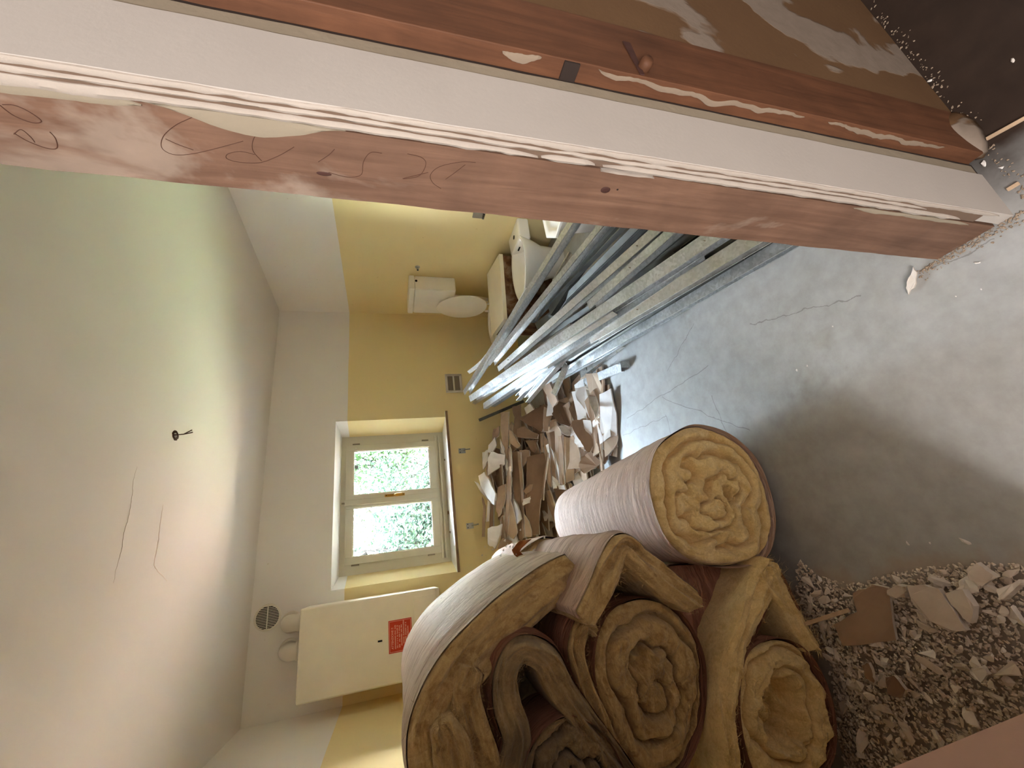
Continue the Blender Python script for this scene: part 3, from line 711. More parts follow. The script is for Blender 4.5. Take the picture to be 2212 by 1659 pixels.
batt('narrow insulation fold lining the roll in the middle of the stack',
     [(1420,1720),(1330,1620),(1290,1540),(1262,1470),(1245,1400),(1262,1350),(1290,1370)], YS+.05, [.05,.05,.055,.05,.055,.05,.03], .95, 29, -1, m_paperd, m_fibs)
batt('insulation batt folded like a tent beside the big roll',
     [(1262,1345),(1292,1285),(1318,1222),(1345,1180),(1385,1215),(1445,1265),(1505,1305)], YS-.05, [.075,.085,.085,.075,.085,.09,.07], .8, 31, -1, m_paper, m_fibs, ystep=.0, axis=(.03, 1, -.02))
yr = YS+.02
roll('insulation roll with a triangular fold inside its end, in the middle of the stack',
     [(1330,1310),(1400,1290),(1470,1320),(1518,1400),(1528,1490),(1515,1590),(1470,1680),(1400,1700),(1350,1640),(1310,1550),(1285,1460),(1292,1370)],
     (1415,1480), at(1415,1480,'y',yr), (.03, 1, -.02), 1.0, 14, .93, 2.6, m_paperd, m_fibs, deep=.07, name='insulation_roll', chaos=.7)
roll('dark insulation roll at the lower left of the stack, half out of view',
     [(1170,1580),(1230,1545),(1300,1580),(1350,1660),(1370,1760),(1300,1850),(1200,1840),(1140,1760),(1130,1660)],
     (1250,1690), at(1250,1690,'y',YS), (.02, 1, -.02), .95, 17, .93, 2.4, m_paperd, m_fibg, deep=.08, chaos=1)
roll('insulation roll lying on the floor beside the plaster rubble, hollow dark core',
     [(1620,1405),(1680,1378),(1740,1400),(1785,1470),(1808,1560),(1800,1650),(1740,1720),(1670,1730),(1625,1660),(1602,1570),(1600,1480)],
     (1705,1550), at(1705,1550,'y',YS-.04), (.02, 1, 0), .95, 19, .95, 2.3, m_paperd, m_fib, deep=.05, hollow=(.05, .02, .42, 1.1, .10))
batt('forked insulation batt leaning over the floor roll, left leg',
     [(1590,1740),(1572,1640),(1565,1550),(1578,1460),(1600,1370),(1640,1270),(1665,1215)], YS-.02, [.06,.06,.065,.07,.085,.10,.09], 1.0, 41, 1, m_paperd, m_fib)
batt('drooping insulation flap over the floor roll beside the rubble',
     [(1650,1225),(1675,1265),(1700,1310),(1725,1360),(1752,1400)], YS-.03, [.10,.10,.085,.075,.06], .9, 43, -1, m_paperd, m_fib)
# wide dull paper-faced roll filling the gap between the middle roll and the floor roll
roll('dull pink paper insulation roll wedged between the middle roll and the floor roll',
     [(1420,1235),(1500,1215),(1580,1225),(1620,1300),(1610,1420),(1600,1560),(1600,1690),(1560,1760),(1500,1700),(1480,1500),(1440,1350)], (1535,1480), at(1535,1480,'y',YS+.14), (.03, 1, -.01), .95, 33, .93, 2.2, m_paperd, m_paperd, deep=.004)
roll('insulation roll at the back of the stack against the left wall',
     [(1080,1440),(1150,1390),(1260,1380),(1330,1440),(1370,1560),(1330,1680),(1230,1720),(1120,1700),(1060,1600)], (1220,1550), at(1220,1550,'y',YS+.26), (.02, 1, -.01), .8, 37, .95, 3, m_paperd, m_fibg)
# brown curled scrap on the arching batt
c = at(1130, 1190, 'y', 1.95); t_ = thing('brown_scrap', 'curled brown scrap of paper lying on the arching insulation batt', 'scrap', c-Vector((0, 0, .02)))
m = MB(); G = []
for i in range(9):
    a = i/8; row = []
    for j in range(6):
        b = j/5; row.append(c+Vector((.045*(a-.5)*2, .02*sin(b*3)+.02*a, .05*(b-.5)+.035*cos((a-.5)*5)*(1-b*.3)+.008*nz(i*.8, j*.9))))
    G.append(row)
m.grid(G); o = link('curled_sheet', m, m_leafpaper, t_, smooth=True); sd = o.modifiers.new('s', 'SOLIDIFY'); sd.thickness = .0015

m = MB(); rnd = random.Random(77); e3 = [Vector(v) for v in ((1,0,-.3),(-.5,.86,0),(-.5,-.86,0),(0,0,1))]
for k in range(40):
    p = at(1120+rnd.gauss(0, 38), 1182+rnd.gauss(0, 9), 'y', 2.05+rnd.uniform(-.1, .1)); s_ = rnd.uniform(.003, .009)
    m.add([p+v*s_ for v in e3], [(0, 1, 2), (0, 3, 1), (1, 3, 2), (2, 3, 0)])
o = link('plaster_bits', m, m_pw); tag(o, 'white plaster bits sprinkled on the arching batt around the brown scrap', 'plaster bits', kind='stuff')
# ================================================================== boiler and things on the back wall
bx0_, bx1_, bz0, bz1, byf = -.728, -.137, 1.12, 2.137, 3.75
bo = thing('wall_boiler', 'cream wall-hung gas boiler left of the window, red warning label on its front', 'boiler', ((bx0_+bx1_)/2, 3.92, bz0))
link('body', MB().box((bx0_, byf+.02, bz0), (bx1_, YB-.001, bz1)), m_cream, bo, bevel=.018)
link('front_cover', MB().box((bx0_, byf, bz0+.03), (bx1_, byf+.05, bz1)), m_cream, bo, bevel=.014)
q = at(893, 1290, 'y', byf); link('lower_flap', MB().box((bx0_+.12, byf-.003, bz0+.05), (q.x, byf+.003, q.z)), m_cream, bo, bevel=.0028)
q = at(821, 1385, 'y', byf); link('slot', MB().box((q.x-.006, byf-.001, q.z-.016), (q.x+.006, byf+.004, q.z+.016)), m_black, bo)
la, lb = at(839, 1342, 'y', byf), at(841, 1413, 'y', byf)
LX0, LX1, LZ1 = lb.x, la.x, la.z; LZ0 = LZ1-.17
lab = link('warning_label', MB().box((LX0, byf-.0016, LZ0), (LX1, byf+.001, LZ1)), m_red, bo)
bd_ = MB(); i_ = .006; yA, yB_ = byf-.0022, byf-.0015
for (x0, x1, z0, z1) in ((LX0+i_, LX1-i_, LZ1-i_-.003, LZ1-i_), (LX0+i_, LX1-i_, LZ0+i_, LZ0+i_+.003), (LX0+i_, LX0+i_+.003, LZ0+i_, LZ1-i_), (LX1-i_-.003, LX1-i_, LZ0+i_, LZ1-i_)):
    bd_.box((x0, yA, z0), (x1, yB_, z1))
link('label_border', bd_, m_print, lab)
def text(body, x, z, size, parent, mat, name='lettering', y=byf-.002, width=None):
    cu = bpy.data.curves.new(name, 'FONT'); cu.body = body; cu.size = size; cu.extrude = .0003; cu.align_x = 'LEFT'; cu.offset = .0006
    to = bpy.data.objects.new('t', cu); me = bpy.data.meshes.new_from_object(to)
    xs = [v.co.x for v in me.vertices]; w = max(xs)-min(xs); k = (width/w) if width else 1
    for v in me.vertices: v.co = (v.co.x*k, -v.co.z, v.co.y)
    me.materials.append(mat); o = bpy.data.objects.new(name, me); COL.objects.link(o); o.parent = parent
    P = Vector(parent['_w']); o.location = Vector((x, y, z))-P; o['_w'] = (x, y, z); bpy.data.objects.remove(to); return o
text('ATTENZIONE !!', LX0+.026, LZ1-.034, .021, lab, m_print, width=.142)
rn = random.Random(4)      # the small print is too small to read in the photograph: rows of ticks
m = MB()
for r, (a, b) in enumerate([(.02, .178), (.03, .175), (.03, .178), (.04, .178), (.045, .205), (.03, .19), (.05, .16)]):
    x = LX0+a; z = LZ1-.052-r*.0155
    while x < LX0+b:
        w = rn.uniform(.003, .006)
        if rn.random() > .14: m.box((x, yA, z), (x+w, yB_, z+rn.uniform(.007, .010)))
        x += w+.0014
link('small_print', m, m_print, lab)
def elbow(px, pz):
    f = MB(); c = Vector((px, 3.93, bz1))
    pts = [c+Vector((0, 0, -.01)), c+Vector((0, 0, .045))]; 
    for i in range(1, 10): a = i/9*pi/2; pts.append(c+Vector((0, .07*(1-cos(a)), .045+.07*sin(a))))
    pts.append(Vector((px, YB+.002, bz1+.115)))
    e_ = link('flue_pipe', f.tube(pts, .058, 24), m_pipe, bo, smooth=True)
    link('collar', MB().tube([c+Vector((0, 0, .030)), c+Vector((0, 0, .042))], .063, 24).tube([c+Vector((0, 0, -.005)), c+Vector((0, 0, .012))], .062, 24), m_pipe, e_, auto=40)
    link('wall_rosette', MB().tube([(px, YB-.014, bz1+.115), (px, YB, bz1+.115)], [.076, .080], 24), m_pipe, e_, auto=40)
elbow(-.232, 0); elbow(-.42, 0)
# round grille
vc = at(578, 1334, 'y', YB); va = at(548, 1330, 'y', YB)
vt = thing('vent_grille', 'round white vent grille high on the back wall above the boiler', 'vent', (vc.x, YB, vc.z-.1)); VR = .085
n = 40; m = MB(); rr = lambda r, y: [(vc.x+cos(2*pi*i/n)*r, y, vc.z+sin(2*pi*i/n)*r) for i in range(n)]
m.loft([rr(VR+.012, YB), rr(VR+.010, YB-.012), rr(VR-.002, YB-.014), rr(VR-.004, YB-.002)], cap0=False, cap1=False); link('ring', m, m_pipe, vt, auto=50)
link('dark_opening', MB().loft([rr(VR-.003, YB-.003), rr(VR-.003, YB-.0015)]), m_black, vt)
for i in range(-7, 8):
    x = i*.0112; h = sqrt(max(0, (VR-.004)**2-x*x)); a_ = radians(12)
    link('slat', MB().box((vc.x+x-.0022, YB-.010, vc.z-h), (vc.x+x+.0022, YB-.004, vc.z+h)), m_pipe, vt)
link('crossbar', MB().box((vc.x-VR+.006, YB-.011, vc.z-.003), (vc.x+VR-.006, YB-.004, vc.z+.003)), m_pipe, vt)
# double socket box on the back wall
a, b = at(958, 805, 'y', YB), at(1000, 848, 'y', YB)
sx_ = thing('switch_box', 'empty two-slot switch box set in the back wall right of the window', 'switch box', ((a.x+b.x)/2, YB, b.z))
X0, X1, Z0, Z1 = b.x+.0, a.x-.02, b.z+.0, a.z-.01
link('frame', rect_frame(X0, X1, Z0, Z1, .026, YB-.010, YB), m_pipe, sx_, bevel=.004)
link('divider', MB().box((X0+.02, YB-.011, (Z0+Z1)/2-.008), (X1-.02, YB-.002, (Z0+Z1)/2+.008)), m_pipe, sx_, bevel=.002)
for k in range(2):
    z0 = Z0+.026+k*((Z1-Z0)/2-.018); link('insert', MB().box((X0+.026, YB-.005, z0), (X1-.026, YB-.001, z0+(Z1-Z0)/2-.036)), m_seal, sx_, bevel=.001)
# radiator brackets
for (px, lb_) in (((998, 974), 'small metal radiator bracket on the back wall under the right window sash'), ((1015, 1136), 'small metal radiator bracket on the back wall under the left window sash')):
    c = at(*px, 'y', YB); t_ = thing('wall_bracket', lb_, 'bracket', (c.x, YB, c.z-.04))
    link('plate', MB().box((c.x-.026, YB-.006, c.z-.035), (c.x+.026, YB, c.z+.035)), m_chrome, t_, bevel=.002)
    link('hook', MB().tube([(c.x, YB-.005, c.z-.02), (c.x, YB-.045, c.z-.02), (c.x, YB-.05, c.z-.05), (c.x+.004, YB-.045, c.z-.075)], .006, 8), m_chrome, t_, smooth=True)
    for k in (-1, 1): link('screw', MB().tube([(c.x+k*.015, YB-.006, c.z+.02), (c.x+k*.015, YB-.009, c.z+.02)], .005, 8), m_darkgap, t_)
# ceiling wires
wt = thing('ceiling_wires', 'bare brown lamp wires hanging from a ragged hole in the ceiling', 'wires', (hc.x, hc.y, ZC-.07))
for k in range(2):
    e_ = hc+Vector((.012-.02*k, -.035-.02*k, -.085-.012*k)); link('wire', MB().tube([hc+Vector((.004*k, 0, .04)), hc+Vector((-.002, -.01, -.012)), hc+Vector((-.004, -.02, -.045)), e_], .0028, 6), m_wire, wt, smooth=True)
m = MB(); n = 24
m_sootm.m.node_tree.nodes['Principled BSDF'].inputs['Base Color'].default_value = srgb(72, 46, 30)
rr2 = lambda s, z: [(hc.x+cos(2*pi*i/n)*.026*s*(1+.3*nz(i*.9, 7)), hc.y+.004+sin(2*pi*i/n)*.036*s*(1+.3*nz(i*.7, 3)), z) for i in range(n)]
m.loft([rr2(1, ZC-.0004), rr2(.55, ZC-.002), rr2(.5, ZC-.0004)], cap0=False, cap1=False); link('soot_ring', m, m_sootm.m, wt)
def ceil_line(name, px, w, mat, label, cat):
    P = catmull([at(x, y, 'z', ZC-.0006) for x, y in px], 8); n = len(P)
    P = [p+Vector((.004*fbm(i*.35, 2, 0, 4), .004*fbm(i*.35, 5, 0, 4), 0)) for i, p in enumerate(P)]
    return MB().tube(P, [w*(.3+.7*sin(pi*min(1, (i+.5)/n))) for i in range(n)], 5)
m_crack = simple('crack', srgb(172, 156, 142), .9); m_chip = simple('fresh_scratch', srgb(236, 220, 208), .8)
cr_ = link('trim_2', ceil_line('', [(296,1008),(288,1040),(284,1080),(278,1115),(268,1150),(262,1190),(252,1225),(245,1260)], .0010, m_crack, '', ''), m_crack); cr_['kind'] = 'structure'
cr_ = link('trim_3', ceil_line('', [(352,1090),(345,1140),(340,1180),(333,1218),(340,1232),(362,1256)], .0016, m_chip, '', ''), m_chip); cr_['kind'] = 'structure'

# ================================================================== sanitary things by the right wall
def cistern():
    y0, y1, z0, z1, x0 = 3.40, 3.82, .815, 1.27, 2.50
    t = thing('toilet_cistern', 'white plastic wall-hung toilet cistern in the far right corner', 'cistern', (2.6, 3.6, z0))
    link('tank', MB().box((x0, y0, z0), (XR-.001, y1, z1-.055)), m_plastic, t, bevel=.018)
    link('lid', MB().box((x0-.003, y0-.003, z1-.055), (XR-.001, y1+.003, z1)), m_plastic, t, bevel=.012)
    link('side_hole', MB().tube([(2.60, y0+.0, z1-.07), (2.60, y0-.003, z1-.07)], .012, 14), m_black, t)
    link('flush_pipe', MB().tube([(2.58, 3.61, z0+.01), (2.58, 3.61, .60), (2.56, 3.61, .44)], .022, 14), m_pipe, t, smooth=True)
cistern()
c = at(902, 577, 'x', XR); t_ = thing('water_stub', 'short chrome water pipe stub on the right wall beside the cistern', 'pipe stub', (XR, c.y, c.z-.02))
link('pipe', MB().tube([(XR, c.y, c.z), (XR-.035, c.y, c.z)], .011, 14), m_chrome, t_, auto=40); link('collar', MB().tube([(XR, c.y, c.z), (XR-.008, c.y, c.z)], [.024, .017], 16), m_chrome, t_, auto=40)
link('bore', MB().tube([(XR-.030, c.y, c.z), (XR-.036, c.y, c.z)], .008, 12), m_black, t_)
def ellipse(cx, cy, rx, ry, z, n=40, egg=0, rot=0):
    out = []
    for i in range(n):
        a = 2*pi*i/n; x = cos(a)*rx; y = sin(a)*ry*(1-egg*cos(a)); out.append((cx+x*cos(rot)-y*sin(rot), cy+x*sin(rot)+y*cos(rot), z))
    return out
def toilet():
    cx, cy = 2.27, 3.62; t = thing('toilet', 'white ceramic toilet with raised oval lid in the far right corner', 'toilet', (cx, cy, 0))
    m = MB(); E_ = lambda s, z, dx=0: ellipse(cx+dx, cy, .245*s, .178*s, z, egg=-.12)
    m.loft([E_(.55, 0, .05), E_(.5, .12, .05), E_(.62, .24, .03), E_(.9, .34), E_(1, .385), E_(1, .40), E_(.8, .40), E_(.74, .37), E_(.6, .28), E_(.3, .22)]); link('bowl', m, m_white, t, auto=60)
    m = MB(); m.loft([E_(1.02, .402), E_(1.03, .412), E_(1.0, .424), E_(.80, .424), E_(.77, .412), E_(.78, .402), E_(1.02, .402)], cap0=False, cap1=False); link('seat', m, m_plastic, t, smooth=True)
    # raised lid leaning on the cistern
    m = MB(); n = 40; x0 = 2.475
    ring = lambda s, dx: [(x0+dx+ (sin(a)*.5+.5)*-.015, 3.625+cos(a)*.200*s*(1-.10*sin(a)), .725+sin(a)*.262*s) for a in [2*pi*i/n for i in range(n)]]
    m.loft([ring(.97, .008), ring(1.0, .002), ring(1.0, -.004), ring(.95, -.010), ring(.4, -.014)]); link('lid', m, m_plastic, t, auto=60)
    for k in (-1, 1): link('hinge', MB().tube([(2.47, 3.62+k*.07, .40), (2.47, 3.62+k*.07, .47)], .012, 10), m_plastic, t, smooth=True)
toilet()
def rusty_box():
    t = thing('metal_cabinet', 'white metal box with rusty open side between the toilet and the bidet', 'cabinet', (2.3, 3.15, 0))
    A = [Vector((*at(*p, 'z', .5).xy, .5)) for p in ((1050,580),(1078,548),(1088,690),(1062,727))]
    A[0].x = min(A[0].x, XR-.004); A[1].x = min(A[1].x, XR-.004)
    m = MB(); m.prism(A, (0, 0, -.035)); link('top_panel', m, m_cream, t, bevel=.006)
    c = sum(A, Vector())/4
    B = [c+(p-c)*.965-Vector((0, 0, .035)) for p in A]
    for i, nm in ((1, 'side_panel'), (2, 'side_panel'), (3, 'side_panel')):
        p, q = B[i], B[(i+1) % 4]; nrm = (q-p).cross(Vector((0, 0, 1))).normalized()*.008
        m = MB().prism([p, q, Vector((q.x, q.y, .0)), Vector((p.x, p.y, .0))], nrm); link(nm, m, m_rust if i != 3 else m_cream, t)
rusty_box()
def bidet():
    cx, cy, zr, rot = 2.25, 2.70, .40, radians(-8); t = thing('bidet', 'white ceramic bidet by the right wall beyond the metal studs', 'bidet', (cx, cy, 0))
    E_ = lambda s, z, dx=0, sy=1: ellipse(cx+dx, cy, .30*s, .185*s*sy, z, 44, -.10, rot)
    m = MB(); m.loft([E_(.50, 0, .08, 1.1), E_(.48, .10, .08, 1.1), E_(.56, .2, .06, 1.1), E_(.84, .30, .02), E_(.97, .37), E_(1, .393), E_(.995, .40), E_(.93, .402), E_(.88, .39), E_(.80, .33), E_(.62, .26), E_(.3, .235), E_(.05, .232)]); link('bowl', m, m_white, t, auto=65)
    m = MB(); m.loft([[(cx+.20, cy-.15, z), (cx+.41, cy-.17, z), (cx+.41, cy+.13, z), (cx+.22, cy+.12, z)] for z in (.30, .405)]); link('tap_ledge', m, m_white, t, bevel=.02)
    link('tap_hole', MB().tube([(cx+.31, cy-.03, .404), (cx+.31, cy-.03, .4075)], .018, 16), m_black, t)
    link('overflow_slot', MB().box((cx+.205, cy-.03, .36), (cx+.215, cy+.02, .372)), m_black, t, bevel=.002)
bidet()
def basin():
    z = .42; P = [at(*p, 'z', z) for p in ((1168,460),(1180,514),(1200,514),(1215,463))]
    t = thing('wash_basin', 'white rectangular ceramic basin by the right wall, half hidden by the jamb', 'basin', (2.3, 2.0, 0))
    # extend both long sides on towards the wall
    a, b = P[1], P[2]; d1 = (P[0]-P[1]).normalized(); d2 = (P[3]-P[2]).normalized()
    q0 = a+d1*((2.60-a.x)/d1.x); q1 = b+d2*((2.60-b.x)/d2.x) if d2.x > .05 else b+d2*.5
    base = [q0, a, b, q1]; c = sum(base, Vector())/4
    rings = []
    for s, zz in ((.90, .16), (.94, .30), (.97, z-.02), (1, z-.018), (1, z), (.93, z), (.90, z-.012), (.88, z-.015)): rings.append([(c.x+(p.x-c.x)*s, c.y+(p.y-c.y)*s, zz) for p in base])
    m = MB(); m.loft(rings); link('basin', m, m_white, t, bevel=.006)
    link('support', MB().loft([[(c.x+(p.x-c.x)*.6, c.y+(p.y-c.y)*.6, zz) for p in base] for zz in (.0, .17)]), m_rust, t)
basin()
c = at(1035, 460, 'x', XR); t_ = thing('wall_socket', 'grey plastic socket frame on the right wall close to the jamb', 'socket', (XR, c.y, c.z-.05))
link('frame', MB().box((XR-.012, c.y-.06, c.z-.05), (XR, c.y+.05, c.z+.05)), m_seal, t_, bevel=.004)
for i in range(5): link('tooth', MB().box((XR-.03, c.y-.05+i*.02, c.z-.045), (XR-.010, c.y-.04+i*.02, c.z-.03)), m_chrome, t_)

# ================================================================== metal studs
def c3(x, y): return (800+x/2.458, 380+y/2.458)
def channel(label, far, near, zf, zn, w=.05, fl=.038, open_=-1, twist=0, group=None, ext=.0, seed=0, bend=None, name='metal_stud', screws=True, mat=None):
    rnd = random.Random(seed)
    A = at(*c3(*far), 'z', zf); B = at(*c3(*near), 'z', zn)
    d = (B-A).normalized()
    if ext:
        E2 = B+d*ext
        if E2.z < .02: E2 = B+d*max(0, (B.z-.02)/max(1e-4, -d.z))
        if E2.z < .02: E2.z = .02
        if E2.y < Y1+.03 and d.y < -.01: E2 = B+d*max(0, (B.y-Y1-.03)/-d.y)
        B = E2
    side = d.cross(Vector((0, 0, 1))).normalized(); up_ = side.cross(d).normalized()
    if twist:
        R_ = Matrix.Rotation(radians(twist), 3, d); side = R_ @ side; up_ = R_ @ up_
    pts = [A]
    if bend is not None: pts.append(A.lerp(B, .33)+side*bend)
    pts.append(B)
    if bend is not None: pts = catmull(pts, 6)
    mid = (A+B)/2
    t = thing(name, label, 'metal stud', (mid.x, mid.y, max(.0, min(A.z, B.z))), group)
    m = MB(); th = .0022; h = w/2; o = open_
    # C profile: web on top (o=-1, flanges hang down) or below
    prof = [(-h, 0), (h, 0), (h, o*fl), (h-.007, o*fl), (h-.007, o*(fl-th)), (h-th, o*(fl-th)), (h-th, o*th), (-h+th, o*th), (-h+th, o*(fl-th)), (-h+.007, o*(fl-th)), (-h+.007, o*fl), (-h, o*fl)]
    m.loft([[p+side*x+up_*y for x, y in prof] for p in pts])
    link('channel', m, mat or m_steel, t)
    if screws:
        for k in range(rnd.randint(1, 3)):
            p = A.lerp(B, rnd.uniform(.1, .9)); s_ = rnd.choice((-1, 1)); q = p+side*s_*h+up_*(o*fl*.5)
            link('screw', MB().tube([q, q+side*s_*.012+d*.002], [.0035, .0015], 6), m_hinge, t)
        if rnd.random() < .5:
            p = A.lerp(B, rnd.uniform(.12, .6)); link('connector', MB().prism([p+side*(-h*.3)+up_*.002, p+side*(h*.5)+up_*.002, p+side*(h*.5)+d*.03+up_*.004, p+side*(-h*.3)+d*.03+up_*.004], up_*.0015), m_steel, t)
    return t
ch = channel
ch('longest beige-lit metal stud at the top edge of the pile, next to the bidet', (508,1140), (1085,222), .78, .40, .060, .046, ext=.5, seed=1, twist=-82)
ch('thin bent metal stud sticking up behind the topmost stud of the pile', (520,1045), (835,600), .76, .52, .035, .03, seed=2, bend=.05, twist=35)
ch('metal stud with two clipped joints, second from the top of the pile', (640,985), (1235,250), .68, .36, .055, .038, ext=.5, seed=3, twist=-80)
ch('short grey metal stud lying inside the pile under the clipped stud', (880,760), (1075,420), .44, .30, .07, .02, seed=4, open_=1)
ch('broad grey metal stud with square cut end inside the pile', (950,720), (1150,410), .36, .27, .075, .04, seed=5, mat=m_steeld)
ch('beige metal stud running just above the brightest one', (690,1010), (1505,285), .56, .34, .060, .046, ext=.5, seed=6, twist=-78)
ch('brightest wide metal stud on top of the pile, white at its far tip', (540,1165), (1790,312), .73, .24, .070, .058, ext=.5, seed=7, twist=-78)
ch('short beige metal stud crossing to the jamb above the brightest one', (1170,670), (1590,290), .42, .33, .055, .042, ext=.3, seed=8, twist=-80)
ch('metal stud with a long shiny flange right below the brightest one', (545,1195), (1290,700), .66, .34, .05, .035, seed=9, twist=-25)
ch('metal stud with slotted web pointing at the switch box, low at the wall', (600,1222), (1500,600), .62, .26, .055, .04, seed=10, ext=.3)
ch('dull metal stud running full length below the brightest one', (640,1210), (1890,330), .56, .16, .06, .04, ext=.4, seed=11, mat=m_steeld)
ch('wide beige-lit metal stud, second from the floor side of the pile', (1180,840), (1985,335), .30, .16, .070, .058, ext=.4, seed=12, twist=-80)
ch('lowest long metal stud, on the floor along the edge of the pile', (975,1070), (2180,345), .22, .05, .050, .048, ext=.1, seed=13, twist=-84)
ch('shiny metal stud ending above the plasterboard heap with an open channel', (795,1180), (1120,840), .42, .28, .05, .04, seed=14, open_=1)
ch('shiny metal stud beside the open one, tip over the heap', (845,1190), (1170,810), .38, .24, .05, .04, seed=15, open_=1)
ch('dark metal stud lying loose on the plasterboard heap by the back wall', (575,1290), (810,1190), 0.583, 0.087, .030, .03, seed=16, twist=0, mat=m_steeld)  # shade under the window put in through the darker steel
ch('short metal stud lying on the floor between the long pile and the heap', (1115,1050), (1325,885), .06, .045, .062, .03, seed=17)
ch('shortest metal stud, alone on the floor with a torn white-lit end', (1108,1108), (1330,1015), .05, .042, .060, .025, seed=18)
ch('thin metal strip stuck between the bright studs, tip beside the switch box', (555,1175), (1060,790), .60, .38, .025, .02, seed=19, screws=False)
ch('torn metal stud tip rising from the gap above the heap', (970,1160), (1040,1000), .34, .27, .04, .02, seed=20, twist=30)
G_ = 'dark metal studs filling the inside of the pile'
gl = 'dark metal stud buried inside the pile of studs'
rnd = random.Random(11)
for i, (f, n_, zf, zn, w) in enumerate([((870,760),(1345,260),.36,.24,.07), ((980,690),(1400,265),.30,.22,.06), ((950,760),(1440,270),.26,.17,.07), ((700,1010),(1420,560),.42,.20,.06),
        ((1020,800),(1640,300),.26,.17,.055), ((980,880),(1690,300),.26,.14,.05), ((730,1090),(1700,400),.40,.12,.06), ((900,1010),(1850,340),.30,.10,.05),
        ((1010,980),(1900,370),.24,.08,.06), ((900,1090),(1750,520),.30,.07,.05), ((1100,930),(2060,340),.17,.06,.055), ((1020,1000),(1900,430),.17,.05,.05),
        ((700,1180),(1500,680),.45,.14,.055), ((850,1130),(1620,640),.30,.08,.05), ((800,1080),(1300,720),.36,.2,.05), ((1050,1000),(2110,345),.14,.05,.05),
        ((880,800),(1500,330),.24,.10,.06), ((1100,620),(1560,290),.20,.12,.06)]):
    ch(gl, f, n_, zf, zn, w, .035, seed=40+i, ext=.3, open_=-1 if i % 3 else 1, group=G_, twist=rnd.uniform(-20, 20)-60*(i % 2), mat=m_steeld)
# bright torn clip at the end of the short stud
c = at(*c3(1352, 1003), 'z', .035); t_ = thing('torn_clip', 'bright torn metal clip on the floor at the short stud end', 'metal clip', (c.x, c.y, 0))
link('plate', MB().prism([c+Vector((-.02, -.005, -.03)), c+Vector((.022, -.01, -.03)), c+Vector((.024, .0, .022)), c+Vector((-.016, .004, .026))], (0, .003, .001)), m_steel, t_)
link('wire', MB().tube([c+Vector((.02, .03, -.03)), c+Vector((.03, .05, .05)), c+Vector((.05, .02, .03))], .002, 6), m_steel, t_)

# ================================================================== plasterboard heap under the window
def heap_y(px):
    K = [(1020, 3.93), (1060, 3.80), (1100, 3.62), (1150, 3.38), (1200, 3.12), (1250, 2.86), (1300, 2.62), (1350, 2.38), (1400, 2.25)]
    for (a, ya), (b, yb) in zip(K, K[1:]):
        if px <= b: return lerp(ya, yb, max(0, (px-a)/(b-a)))
    return 2.25
def c1(x, y): return (980+x/3.95, 800+y/3.95)
def jag(P, rnd, amp=.006, sub=3):
    out = []
    for i, p in enumerate(P):
        q = P[(i+1) % len(P)]
        for k in range(sub):
            r = p.lerp(q, k/sub)
            if k: r = r+Vector((rnd.uniform(-amp, amp), rnd.uniform(-amp, amp)*.5, rnd.uniform(-amp, amp)))
            out.append(r)
    return out
def slab(label, poly, mat, nrm=(0, -.5, .85), dy=0, th=.0125, group=None, seed=0, name='plasterboard_piece', cr=c1):
    rnd = random.Random(seed*7+1)
    cx = sum(p[0] for p in poly)/len(poly); cy = sum(p[1] for p in poly)/len(poly); px, py = cr(cx, cy)
    P0 = at(px, py, 'y', heap_y(px)+dy); n = Vector(nrm).normalized()
    P = [on_plane(*cr(*p), P0, n) for p in poly]; P = jag(P, rnd)
    lo = min(p.z for p in P)
    if lo < .014: P = [p+Vector((0, 0, .014-lo)) for p in P]
    c = sum(P, Vector())/len(P)
    m = MB(); bot = [q-n*th+Vector((rnd.uniform(-.002, .002),)*3) for q in P]
    m.add(P, [tuple(range(len(P)))], 0); m.add(bot, [tuple(range(len(P)-1, -1, -1))], 0)
    L = len(P); m.add(P+bot, [(i, (i+1) % L, (i+1) % L+L, i+L) for i in range(L)], 1)
    # make the top face look along n
    e1 = (P[L//3]-P[0]).cross(P[2*L//3]-P[0])
    if e1.dot(n) < 0: m.f = [list(reversed(f)) for f in m.f]
    o = link(name, m, [mat, m_core], loc=(c.x, c.y, min(p.z for p in bot)))
    return tag(o, label, 'plasterboard piece', group)
NB = (0, -.62, .78); NU = (0, -.25, .97); NF = (0, -.92, .40)
